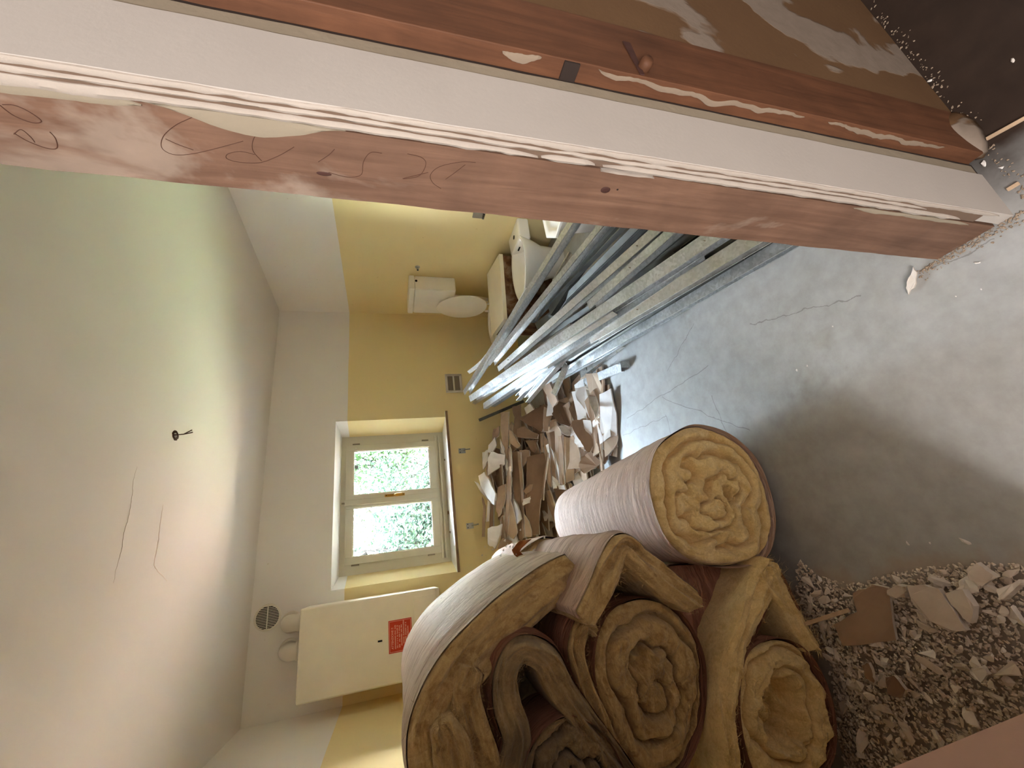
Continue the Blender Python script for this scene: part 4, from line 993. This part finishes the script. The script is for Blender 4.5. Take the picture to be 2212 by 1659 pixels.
pieces = [
 ('smooth white plasterboard slab, frontmost corner of the heap next to the short stud', [(1130,150),(1250,120),(1290,200),(1365,370),(1330,405),(1250,400),(1190,300),(1130,220)], m_pw, (-.1,-.5,.85), -.03),
 ('crumbling grey-edged plaster lump beside the smooth white slab', [(1260,90),(1330,85),(1400,280),(1380,390),(1310,230)], m_core, (.5,-.5,.7), .0),
 ('rounded tan slab at the floor edge of the heap below the white slab', [(1265,410),(1385,380),(1440,560),(1435,650),(1330,740),(1310,560),(1270,450)], m_pb, (0,-.4,.9), -.03),
 ('narrow pale slab leaning beside the rounded tan slab', [(1220,495),(1290,530),(1310,620),(1315,760),(1280,800),(1240,680),(1225,600)], m_pb, (.2,-.6,.7), -.04),
 ('fan-shaped tan fragment just above the big roll', [(1065,820),(1090,740),(1160,690),(1260,780),(1200,840),(1110,880)], m_pb, (0,-.5,.8), -.02),
 ('pale torn fragment with a pointed lower end, center front of the heap', [(1000,450),(1040,420),(1130,410),(1145,480),(1190,480),(1210,600),(1160,700),(1130,690),(1090,620),(1050,560),(1020,510)], m_pb, (.1,-.7,.7), -.08),
 ('rhombic dark brown board fragment facing the door', [(850,370),(870,300),(920,275),(980,290),(1130,390),(1060,430),(1000,480),(900,440)], m_pbd, (.1,-.7,.7), -.06),
 ('curved greyish sheet arched over the rhombic brown fragment', [(900,260),(980,225),(1100,230),(1150,290),(1170,420),(1140,400),(1010,290),(930,270)], m_pb, (.1,-.4,.9), -.03),
 ('kite-shaped brown board fragment at the tips of the metal studs', [(545,410),(730,310),(770,285),(810,310),(800,420),(750,525),(640,470)], m_pbd, (0,-.75,.65), -.08),
 ('flat brown shard under the kite-shaped fragment', [(535,500),(600,480),(720,545),(715,580),(540,570)], m_pbd, (0,-.6,.7), -.07),
 ('small five-sided grey-tan fragment in the middle of the heap', [(560,680),(640,680),(650,730),(590,820),(560,800)], m_pb, (0,-.7,.7), -.05),
 ('biggest dark brown sheet standing out of the heap left of center', [(625,740),(800,700),(790,900),(740,1110),(730,1400),(650,1400),(600,1100),(620,900)], m_pbd, (0,-.75,.62), .0),
 ('long pale edge strip along the biggest dark sheet', [(795,700),(808,720),(762,1110),(742,1080),(785,800)], m_pb, (0,-.3,.95), -.03),
 ('long brown sheet lying parallel to the window wall', [(500,700),(545,690),(575,950),(590,1440),(555,1440),(520,1100),(490,800)], m_pbd, (0,-.8,.6), -.01),
 ('long pale strip on the front edge of the parallel brown sheet', [(545,690),(568,700),(595,1000),(602,1430),(585,1430),(570,1000)], m_pb, (0,-.3,.95), -.03),
 ('small upright strip right below the kite-shaped fragment', [(735,540),(760,540),(760,700),(740,700)], m_pb, NB, -.02),
 ('wedge-shaped strip beside the biggest dark sheet', [(765,530),(800,600),(820,690),(832,1000),(800,960),(775,700)], m_pb, NB, 0),
 ('ragged strip with a frayed lower end in the front of the heap', [(790,540),(890,510),(890,620),(850,760),(880,930),(840,900),(810,640)], m_pb, NB, -.02),
 ('slim straight strip ending at the big roll', [(890,560),(930,550),(945,970),(910,980),(895,800)], m_pb, NU, -.02),
 ('straight wide strip at the front, ending at the big roll', [(935,560),(1020,590),(1030,930),(960,960),(945,800)], m_pb, NB, -.01),
 ('tall tan strip rising below the stud tips at the back', [(400,360),(470,350),(465,640),(480,800),(440,780),(400,500)], m_pb, NB, -.04),
 ('pale rectangular fragment below the open studs', [(500,310),(575,290),(575,580),(510,540),(520,400)], m_pb, NF, -.03),
 ('finger-shaped fragment under the pale rectangular one', [(470,500),(500,530),(570,640),(540,665),(480,620)], m_pb, NB, -.05),
 ('small leaf-shaped fragment on the top right of the heap', [(340,500),(390,475),(380,560),(330,620)], m_pb, NB, -.03),
 ('small whitish flake on the heap top under the bracket', [(295,640),(350,570),(365,640),(330,700),(290,700)], m_pw, NB, -.05),
 ('thin white flake with a pointed tip near the heap top', [(395,580),(430,650),(440,720),(400,700)], m_pw, NF, -.05),
 ('small white chip at the very edge of the heap top', [(245,700),(290,675),(300,760),(250,850)], m_pw, NB, -.02),
 ('shredded whitish plaster slab on the heap top', [(290,760),(320,690),(350,700),(440,720),(440,800),(390,830),(290,900)], m_pw, NB, -.06),
 ('bluish white oval shard on top of the heap under the window', [(210,900),(260,865),(310,950),(355,1050),(345,1150),(290,1090),(230,1000)], m_pw, (.1,-.35,.93), -.10),
 ('thin pale sliver under the oval white shard', [(175,945),(210,960),(300,1080),(340,1150),(290,1110),(220,1020)], m_pw, NF, -.06),
 ('curved thin strip hanging at the back of the heap', [(240,1075),(275,1160),(265,1420),(240,1420),(252,1200)], m_pb, NF, -.02),
 ('short white strip below the oval shard', [(290,1110),(312,1110),(300,1290),(275,1290)], m_pw, NF, -.03),
 ('small split fragment next to the short white strip', [(375,1000),(440,970),(430,1150),(380,1250),(360,1180)], m_pb, NB, -.03),
 ('very long thin strip through the middle of the heap', [(460,820),(490,820),(485,1000),(475,1200),(450,1440),(430,1350),(450,1000)], m_pb, NU, -.04),
 ('pointed sheet end beside the parallel brown sheet', [(480,1100),(520,1250),(540,1380),(510,1440),(460,1400)], m_pb, NB, -.05),
 ('speckled white slab at the left end of the heap beside the batt', [(290,1350),(410,1310),(400,1400),(350,1525),(290,1480)], m_pw, NB, -.08),
 ('tan torn piece tucked beside the arching insulation batt', [(420,1430),(500,1460),(440,1540),(375,1520)], m_pb, NF, -.06),
 ('feathered scrap of board on the biggest dark sheet, upper one', [(590,1030),(650,970),(680,970),(660,1030),(620,1060)], m_pb, NF, -.05),
 ('feathered scrap of board on the biggest dark sheet, lower one', [(590,1100),(665,1065),(650,1130),(590,1155)], m_pw, NF, -.05),
 ('curled narrow scrap at the lower end of the biggest dark sheet', [(600,1230),(640,1290),(665,1420),(610,1420)], m_pb, NB, -.04),
 ('small block under the tip of the lowest long stud', [(860,200),(915,160),(920,250),(870,300)], m_pb, NF, .0),
 ('curled chip at the top of the arched greyish sheet', [(985,160),(1060,200),(1050,220),(990,200)], m_pb, NF, -.06),
 ('small triangular fragment left of the rhombic brown one', [(820,440),(890,400),(885,470),(815,505)], m_pb, NB, -.06),
 ('thick broken slab under the pale pointed fragment', [(890,480),(950,470),(1040,560),(940,545)], m_core, NF, -.08),
 ('cracked tan fragment between the arched sheet and the white slab', [(1165,330),(1260,390),(1220,520),(1180,480)], m_pb, NB, -.02),
 ('bundle-like ridged strip right of the kite-shaped fragment', [(770,310),(840,330),(805,520),(765,520)], m_pb, NF, -.09),
 ('dark shard behind the small five-sided fragment', [(610,600),(715,590),(700,700),(660,690)], m_pbd, NB, .0),
 ('shredded plaster tuft near the edge of the big roll', [(840,900),(890,940),(900,980),(850,1010)], m_core, NB, -.02),
 ('small dark shard between the pointed and narrow pale slabs', [(1180,700),(1215,640),(1240,740),(1220,760)], m_pbd, NB, 0)]
for i, (lb_, poly, mat, nr_, dy) in enumerate(pieces): slab(lb_, poly, mat, nr_, dy, seed=i)
# hidden mass of the heap: more broken sheets of the same kind below the ones in view
rnd = random.Random(5)
for i in range(185):
    y = rnd.uniform(2.45, 4.0) if i < 150 else rnd.uniform(3.55, 3.95); zt = max(.03, min(.62, (y-2.38)*.40))
    z = zt*rnd.uniform(.0, .68) if i < 150 else zt*rnd.uniform(.6, .98); x = rnd.uniform(.12, .80) if i >= 150 else rnd.uniform(.12, 1.30) if y > 2.9 else rnd.uniform(.62, 1.08)
    if y > 3.2 and x > 1.15: x -= .2
    lx, ly = rnd.uniform(.07, .24), rnd.uniform(.035, .09)
    a = rnd.gauss(0, .25); ti = rnd.gauss(.22, .16); tx = rnd.gauss(0, .1)
    R_ = Matrix.Rotation(a, 3, 'Z') @ Matrix.Rotation(ti, 3, 'X') @ Matrix.Rotation(tx, 3, 'Y')
    P = [Vector((-lx, -ly, 0)), Vector((lx*.3, -ly*1.1, 0)), Vector((lx, -ly*.7, 0)), Vector((lx*.9, ly, 0)), Vector((-lx*.2, ly*.8, 0)), Vector((-lx*.95, ly, 0))]
    P = [R_ @ Vector((p.x*rnd.uniform(.85, 1.15), p.y*rnd.uniform(.8, 1.2), 0)) for p in P]
    P = jag(P, rnd, .006, 2); n = R_ @ Vector((0, 0, 1)); zz = max(z, .015-min(p.z for p in P))
    c = Vector((x, min(y, YB-.03-max(p.y for p in P)), zz)); P = [p+c for p in P]
    m = MB(); bot = [q-n*.0125 for q in P]; L = len(P)
    m.add(P, [tuple(range(L))], 0); m.add(bot, [tuple(range(L-1, -1, -1))], 0); m.add(P+bot, [(i_, i_+L, (i_+1) % L+L, (i_+1) % L) for i_ in range(L)], 1)
    o = link('plasterboard_piece', m, [rnd.choice((m_pb, m_pb, m_pbd, m_pw)), m_core], loc=(c.x, c.y, max(0, min(p.z for p in bot))))
    tag(o, 'broken plasterboard strip inside the heap under the window', 'plasterboard piece', 'broken plasterboard strips in the heap')

# ================================================================== plaster rubble inside the doorway, left
def blob_meshes(n, seed):
    out = []; rnd = random.Random(seed)
    for k in range(n):
        m = MB(); vs = []; flat = rnd.uniform(.35, .8)
        dirs = [Vector((rnd.gauss(0, 1), rnd.gauss(0, 1), rnd.gauss(0, 1))).normalized() for _ in range(14)]
        import bmesh
        bm = bmesh.new()
        for d in dirs: bm.verts.new((d.x*rnd.uniform(.7, 1.1), d.y*rnd.uniform(.5, .9), d.z*flat*rnd.uniform(.5, .9)))
        bmesh.ops.convex_hull(bm, input=bm.verts); 
        loose = [v for v in bm.verts if not v.link_faces]; bmesh.ops.delete(bm, geom=loose, context='VERTS')
        me = bpy.data.meshes.new('plaster_chunk'); bm.to_mesh(me); bm.free(); me.materials.append(m_chunk); out.append(me)
    return out
BL = blob_meshes(14, 3)
poly = [(1722,1205),(1770,1245),(1850,1262),(1920,1240),(2000,1225),(2110,1212),(2260,1225),(2300,1500),(2150,1575),(1980,1680),(1850,1720),(1822,1640),(1806,1560),(1800,1470),(1775,1400),(1745,1340),(1722,1280)]
PW = [at(*p, 'z', 0) for p in poly]
def inside(x, y, P):
    c = False; j = len(P)-1
    for i in range(len(P)):
        if (P[i].y > y) != (P[j].y > y) and x < (P[j].x-P[i].x)*(y-P[i].y)/(P[j].y-P[i].y)+P[i].x: c = not c
        j = i
    return c
def mound(x, y):
    # distance-based height
    d = min(abs((Vector((x, y, 0))-p).length) for p in PW_d); return min(.055, d*.35)*(1+.5*nz(x*7, y*7))
PW_d = []
for i, p in enumerate(PW):
    q = PW[(i+1) % len(PW)]
    for k in range(10): PW_d.append(p.lerp(q, k/10))
bbx = (min(p.x for p in PW), max(p.x for p in PW)); bby = (min(p.y for p in PW), max(p.y for p in PW))
rnd = random.Random(21); cnt = 0
while cnt < 290:
    x, y = rnd.uniform(*bbx), rnd.uniform(*bby)
    if not inside(x, y, PW): continue
    if y < Y1+.03 and x < JL+.03: continue
    big = rnd.random(); s = .008+.020*big**2.2
    hgt = mound(x, y)
    if hgt < .012: s *= .6
    o = bpy.data.objects.new('plaster_chunk', BL[cnt % len(BL)]); COL.objects.link(o)
    o.scale = (s*rnd.uniform(.8, 1.6), s, s*rnd.uniform(.6, 1)); o.rotation_euler = (rnd.gauss(0, .35), rnd.gauss(0, .35), rnd.uniform(0, 6.28))
    o.location = (x, y, max(s*.4, hgt*.9+s*.3)); cnt += 1
    tag(o, 'small broken plaster chunk in the rubble on the floor inside the doorway', 'plaster chunk', 'plaster chunks in the rubble by the doorway')
# the fine rubble nobody could count
m = MB(); rnd = random.Random(22); k = 0; hulls = []
for me in BL:
    hulls.append(([v.co.copy() for v in me.vertices], [tuple(p.vertices) for p in me.polygons]))
while k < 5200:
    x, y = rnd.uniform(*bbx), rnd.uniform(*bby)
    if not inside(x, y, PW) or (y < Y1+.02 and x < JL+.02): continue
    s = rnd.uniform(.003, .0095); V, Fc = hulls[k % len(hulls)]
    R_ = Matrix.Rotation(rnd.uniform(0, 6.28), 3, 'Z') @ Matrix.Rotation(rnd.gauss(0, .6), 3, 'X'); h = mound(x, y); c = Vector((x, y, max(s*.4, h*rnd.uniform(.55, 1.0))))
    m.add([R_ @ (v*s)+c for v in V], Fc); k += 1
o = link('fine_rubble', m, m_rubble); tag(o, 'fine crushed plaster rubble spread on the floor inside the doorway', 'rubble', kind='stuff')
def c4(x, y): return (1600+x/3.26, 1150+y/3.26)
def flat(label, poly, mat, z, name, cat, cr=c4, th=.012, tilt=(0, -.05, 1), seed=0):
    rnd = random.Random(seed); n = Vector(tilt).normalized(); cx = sum(p[0] for p in poly)/len(poly); cy = sum(p[1] for p in poly)/len(poly)
    P0 = at(*cr(cx, cy), 'z', z); P = jag([on_plane(*cr(*p), P0, n) for p in poly], rnd, .003, 3); L = len(P); bot = [p-n*th for p in P]
    m = MB(); m.add(P, [tuple(range(L))], 0); m.add(bot, [tuple(range(L-1, -1, -1))], 0); m.add(P+bot, [(i, i+L, (i+1) % L+L, (i+1) % L) for i in range(L)], 1)
    o = link(name, m, [mat, m_core], loc=(P0.x, P0.y, min(p.z for p in bot))); return tag(o, label, cat)
flat('broad grey-brown board offcut lying in the rubble beside the floor roll', [(790,430),(930,370),(1040,395),(1095,760),(720,800),(650,650),(820,560)], m_pb, .075, 'board_offcut', 'board piece', tilt=(-.05, -.12, 1), seed=2)
flat('large pale plaster slab in the rubble, right of the board offcut', [(1170,375),(1290,370),(1390,395),(1490,530),(1590,690),(1450,690),(1290,600),(1200,480)], m_chunk, .085, 'plaster_slab', 'plaster slab', th=.02, tilt=(.12, -.1, 1), seed=3)
flat('rounded plaster lump beside the large pale slab', [(1030,400),(1080,375),(1160,380),(1160,460),(1070,470),(1030,440)], m_chunk, .07, 'plaster_slab', 'plaster slab', th=.025, seed=4)
flat('long pale plaster shard behind the large slab in the rubble', [(1440,430),(1560,400),(1640,520),(1620,640),(1560,600),(1480,510)], m_chunk, .08, 'plaster_slab', 'plaster slab', th=.02, tilt=(.1, .05, 1), seed=5)
flat('angular plaster shard at the far edge of the rubble', [(1590,260),(1660,215),(1730,270),(1800,320),(1700,380),(1610,330)], m_chunk, .06, 'plaster_slab', 'plaster slab', th=.02, seed=6)
flat('wedge-shaped plaster shard near the right edge of the rubble', [(1800,400),(1960,330),(1960,370),(1850,470),(1810,470)], m_chunk, .06, 'plaster_slab', 'plaster slab', th=.02, tilt=(.2, 0, 1), seed=7)
flat('brick-red plaster shard in the middle of the rubble', [(1020,1020),(1080,1010),(1160,1110),(1120,1170),(1030,1130)], m_pbd, .08, 'plaster_slab', 'plaster slab', seed=8)
flat('dark flat fragment lying left in the rubble', [(850,940),(900,920),(930,1000),(940,1060),(880,1030)], m_pbd, .08, 'plaster_slab', 'plaster slab', seed=9)
flat('pale flat fragment at the doorway side of the rubble', [(1620,960),(1700,940),(1750,1000),(1690,1060),(1620,1000)], m_chunk, .09, 'plaster_slab', 'plaster slab', seed=10)
a, b = at(1723, 1353, 'z', .11), at(1832, 1318, 'z', .085)
t_ = thing('wooden_lath', 'thin wooden lath lying across the rubble toward the floor roll', 'lath', ((a.x+b.x)/2, (a.y+b.y)/2, .06)); d = (b-a).normalized(); s_ = d.cross(Vector((0, 0, 1)))*.006
link('lath', MB().prism([a+s_, a-s_, b-s_, b+s_], (0, 0, -.006)), m_stick, t_)
# single crumbs lying apart on the floor
def crumb(label, px, s, sc=(1, 1, 1), rz=0, lean=0, name='plaster_crumb'):
    c = at(*px, 'z', 0); o = bpy.data.objects.new(name, BL[int(px[0]) % 14].copy()); COL.objects.link(o); o.data.materials[0] = m_pw
    o.scale = (s*sc[0], s*sc[1], s*sc[2]); o.rotation_euler = (lean, 0, rz); o.location = (c.x, c.y, s*sc[2]*.55)
    tag(o, label, 'plaster crumb')
flat('upright-looking pointed white shard on the floor beside the jamb foot', [(1972,577),(1980,592),(1978,612),(1962,637),(1957,622),(1962,600)], m_pw, .016, 'plaster_crumb', 'plaster crumb', cr=lambda x, y: (x, y), th=.012, tilt=(-.3, -.2, 1), seed=12)
crumb('small white crumb on the floor in front of the jamb foot', (2113, 567), .007, (1.2, .8, 1), .7)
crumb('white crumb on the floor beyond the rubble, large flat one', (2088, 1170), .011, (1.5, .7, .6), .9)
crumb('tiny white crumb on the floor left of the large flat one', (1962, 1174), .006, (1.4, .8, .7), .2)
crumb('tiny round white crumb between the two other floor crumbs', (2010, 1173), .004)
crumb('pale crumb on the grey floor in the light patch', (1722, 800), .006, (1, 1.2, .6), .2)
crumb('pale crumb close to the edge of the metal studs', (1745, 790), .005)
crumb('pale crumb near the window-lit floor cracks', (1800, 705), .004)
crumb('white crumb on the floor in front of the crumb row at the jamb', (2066, 640), .003)
crumb('white crumb on the shaded floor near the frame edge', (2120, 625), .003)
crumb('curled pale chip standing beside the rubble', (1776, 1248), .013, (1, .5, 1.8), .4)
crumb('white chip on the floor next to the big roll', (1662, 1052), .005)
m = MB(); rnd = random.Random(31)
for k in range(520):
    t = rnd.random(); 
    if k < 330: x = JX-abs(rnd.gauss(0, .012)); y = lerp(Y0-.02, Y1+.05, t)
    else: x = lerp(JX-.02, 1.5, t**1.3); y = Y0-.028-abs(rnd.gauss(0, .012))
    s = rnd.uniform(.0012, .0045); V, Fc = hulls[k % len(hulls)]; R_ = Matrix.Rotation(rnd.uniform(0, 6.28), 3, 'Z')
    m.add([R_ @ (v*s)+Vector((x, y, s*.5)) for v in V], Fc)
o = link('jamb_crumbs', m, m_rubble); o.data.materials[0] = simple('dusty_crumbs', srgb(150, 132, 114), .95, 0, .1, .3, 200); tag(o, 'plaster crumbs scattered along the foot of the door jamb', 'crumbs', kind='stuff')
# hall-side rubbish on the dark floor
for i, (p, q, lb_) in enumerate([((2130,300),(2230,245),'thin dusty lath on the dark hall floor by the frame corner'), ((2175,410),(2200,395),'short pale splinter on the dark hall floor')]):
    a, b = at(*p, 'z', .008), at(*q, 'z', .008); d = (b-a).normalized(); s_ = d.cross(Vector((0, 0, 1)))*.004
    t_ = thing('wood_splinter', lb_, 'splinter', ((a.x+b.x)/2, (a.y+b.y)/2, 0)); link('splinter', MB().prism([a+s_, a-s_, b-s_, b+s_], (0, 0, -.005)), m_stick, t_)
for i, px in enumerate([(2128,355),(2165,362),(2105,300),(2190,130),(2010,175)]):
    crumb(['plaster crumb at the foot of the board, on the hall floor','second plaster crumb on the hall floor near the board foot','dusty lump against the board foot','plaster crumb farther out on the dark hall floor','plaster crumb on the hall floor against the brown wall'][i], px, .006+.003*(i == 0), (1.2, 1, 1), i)
for o in bpy.data.objects:
    if '_w' in o: del o['_w']
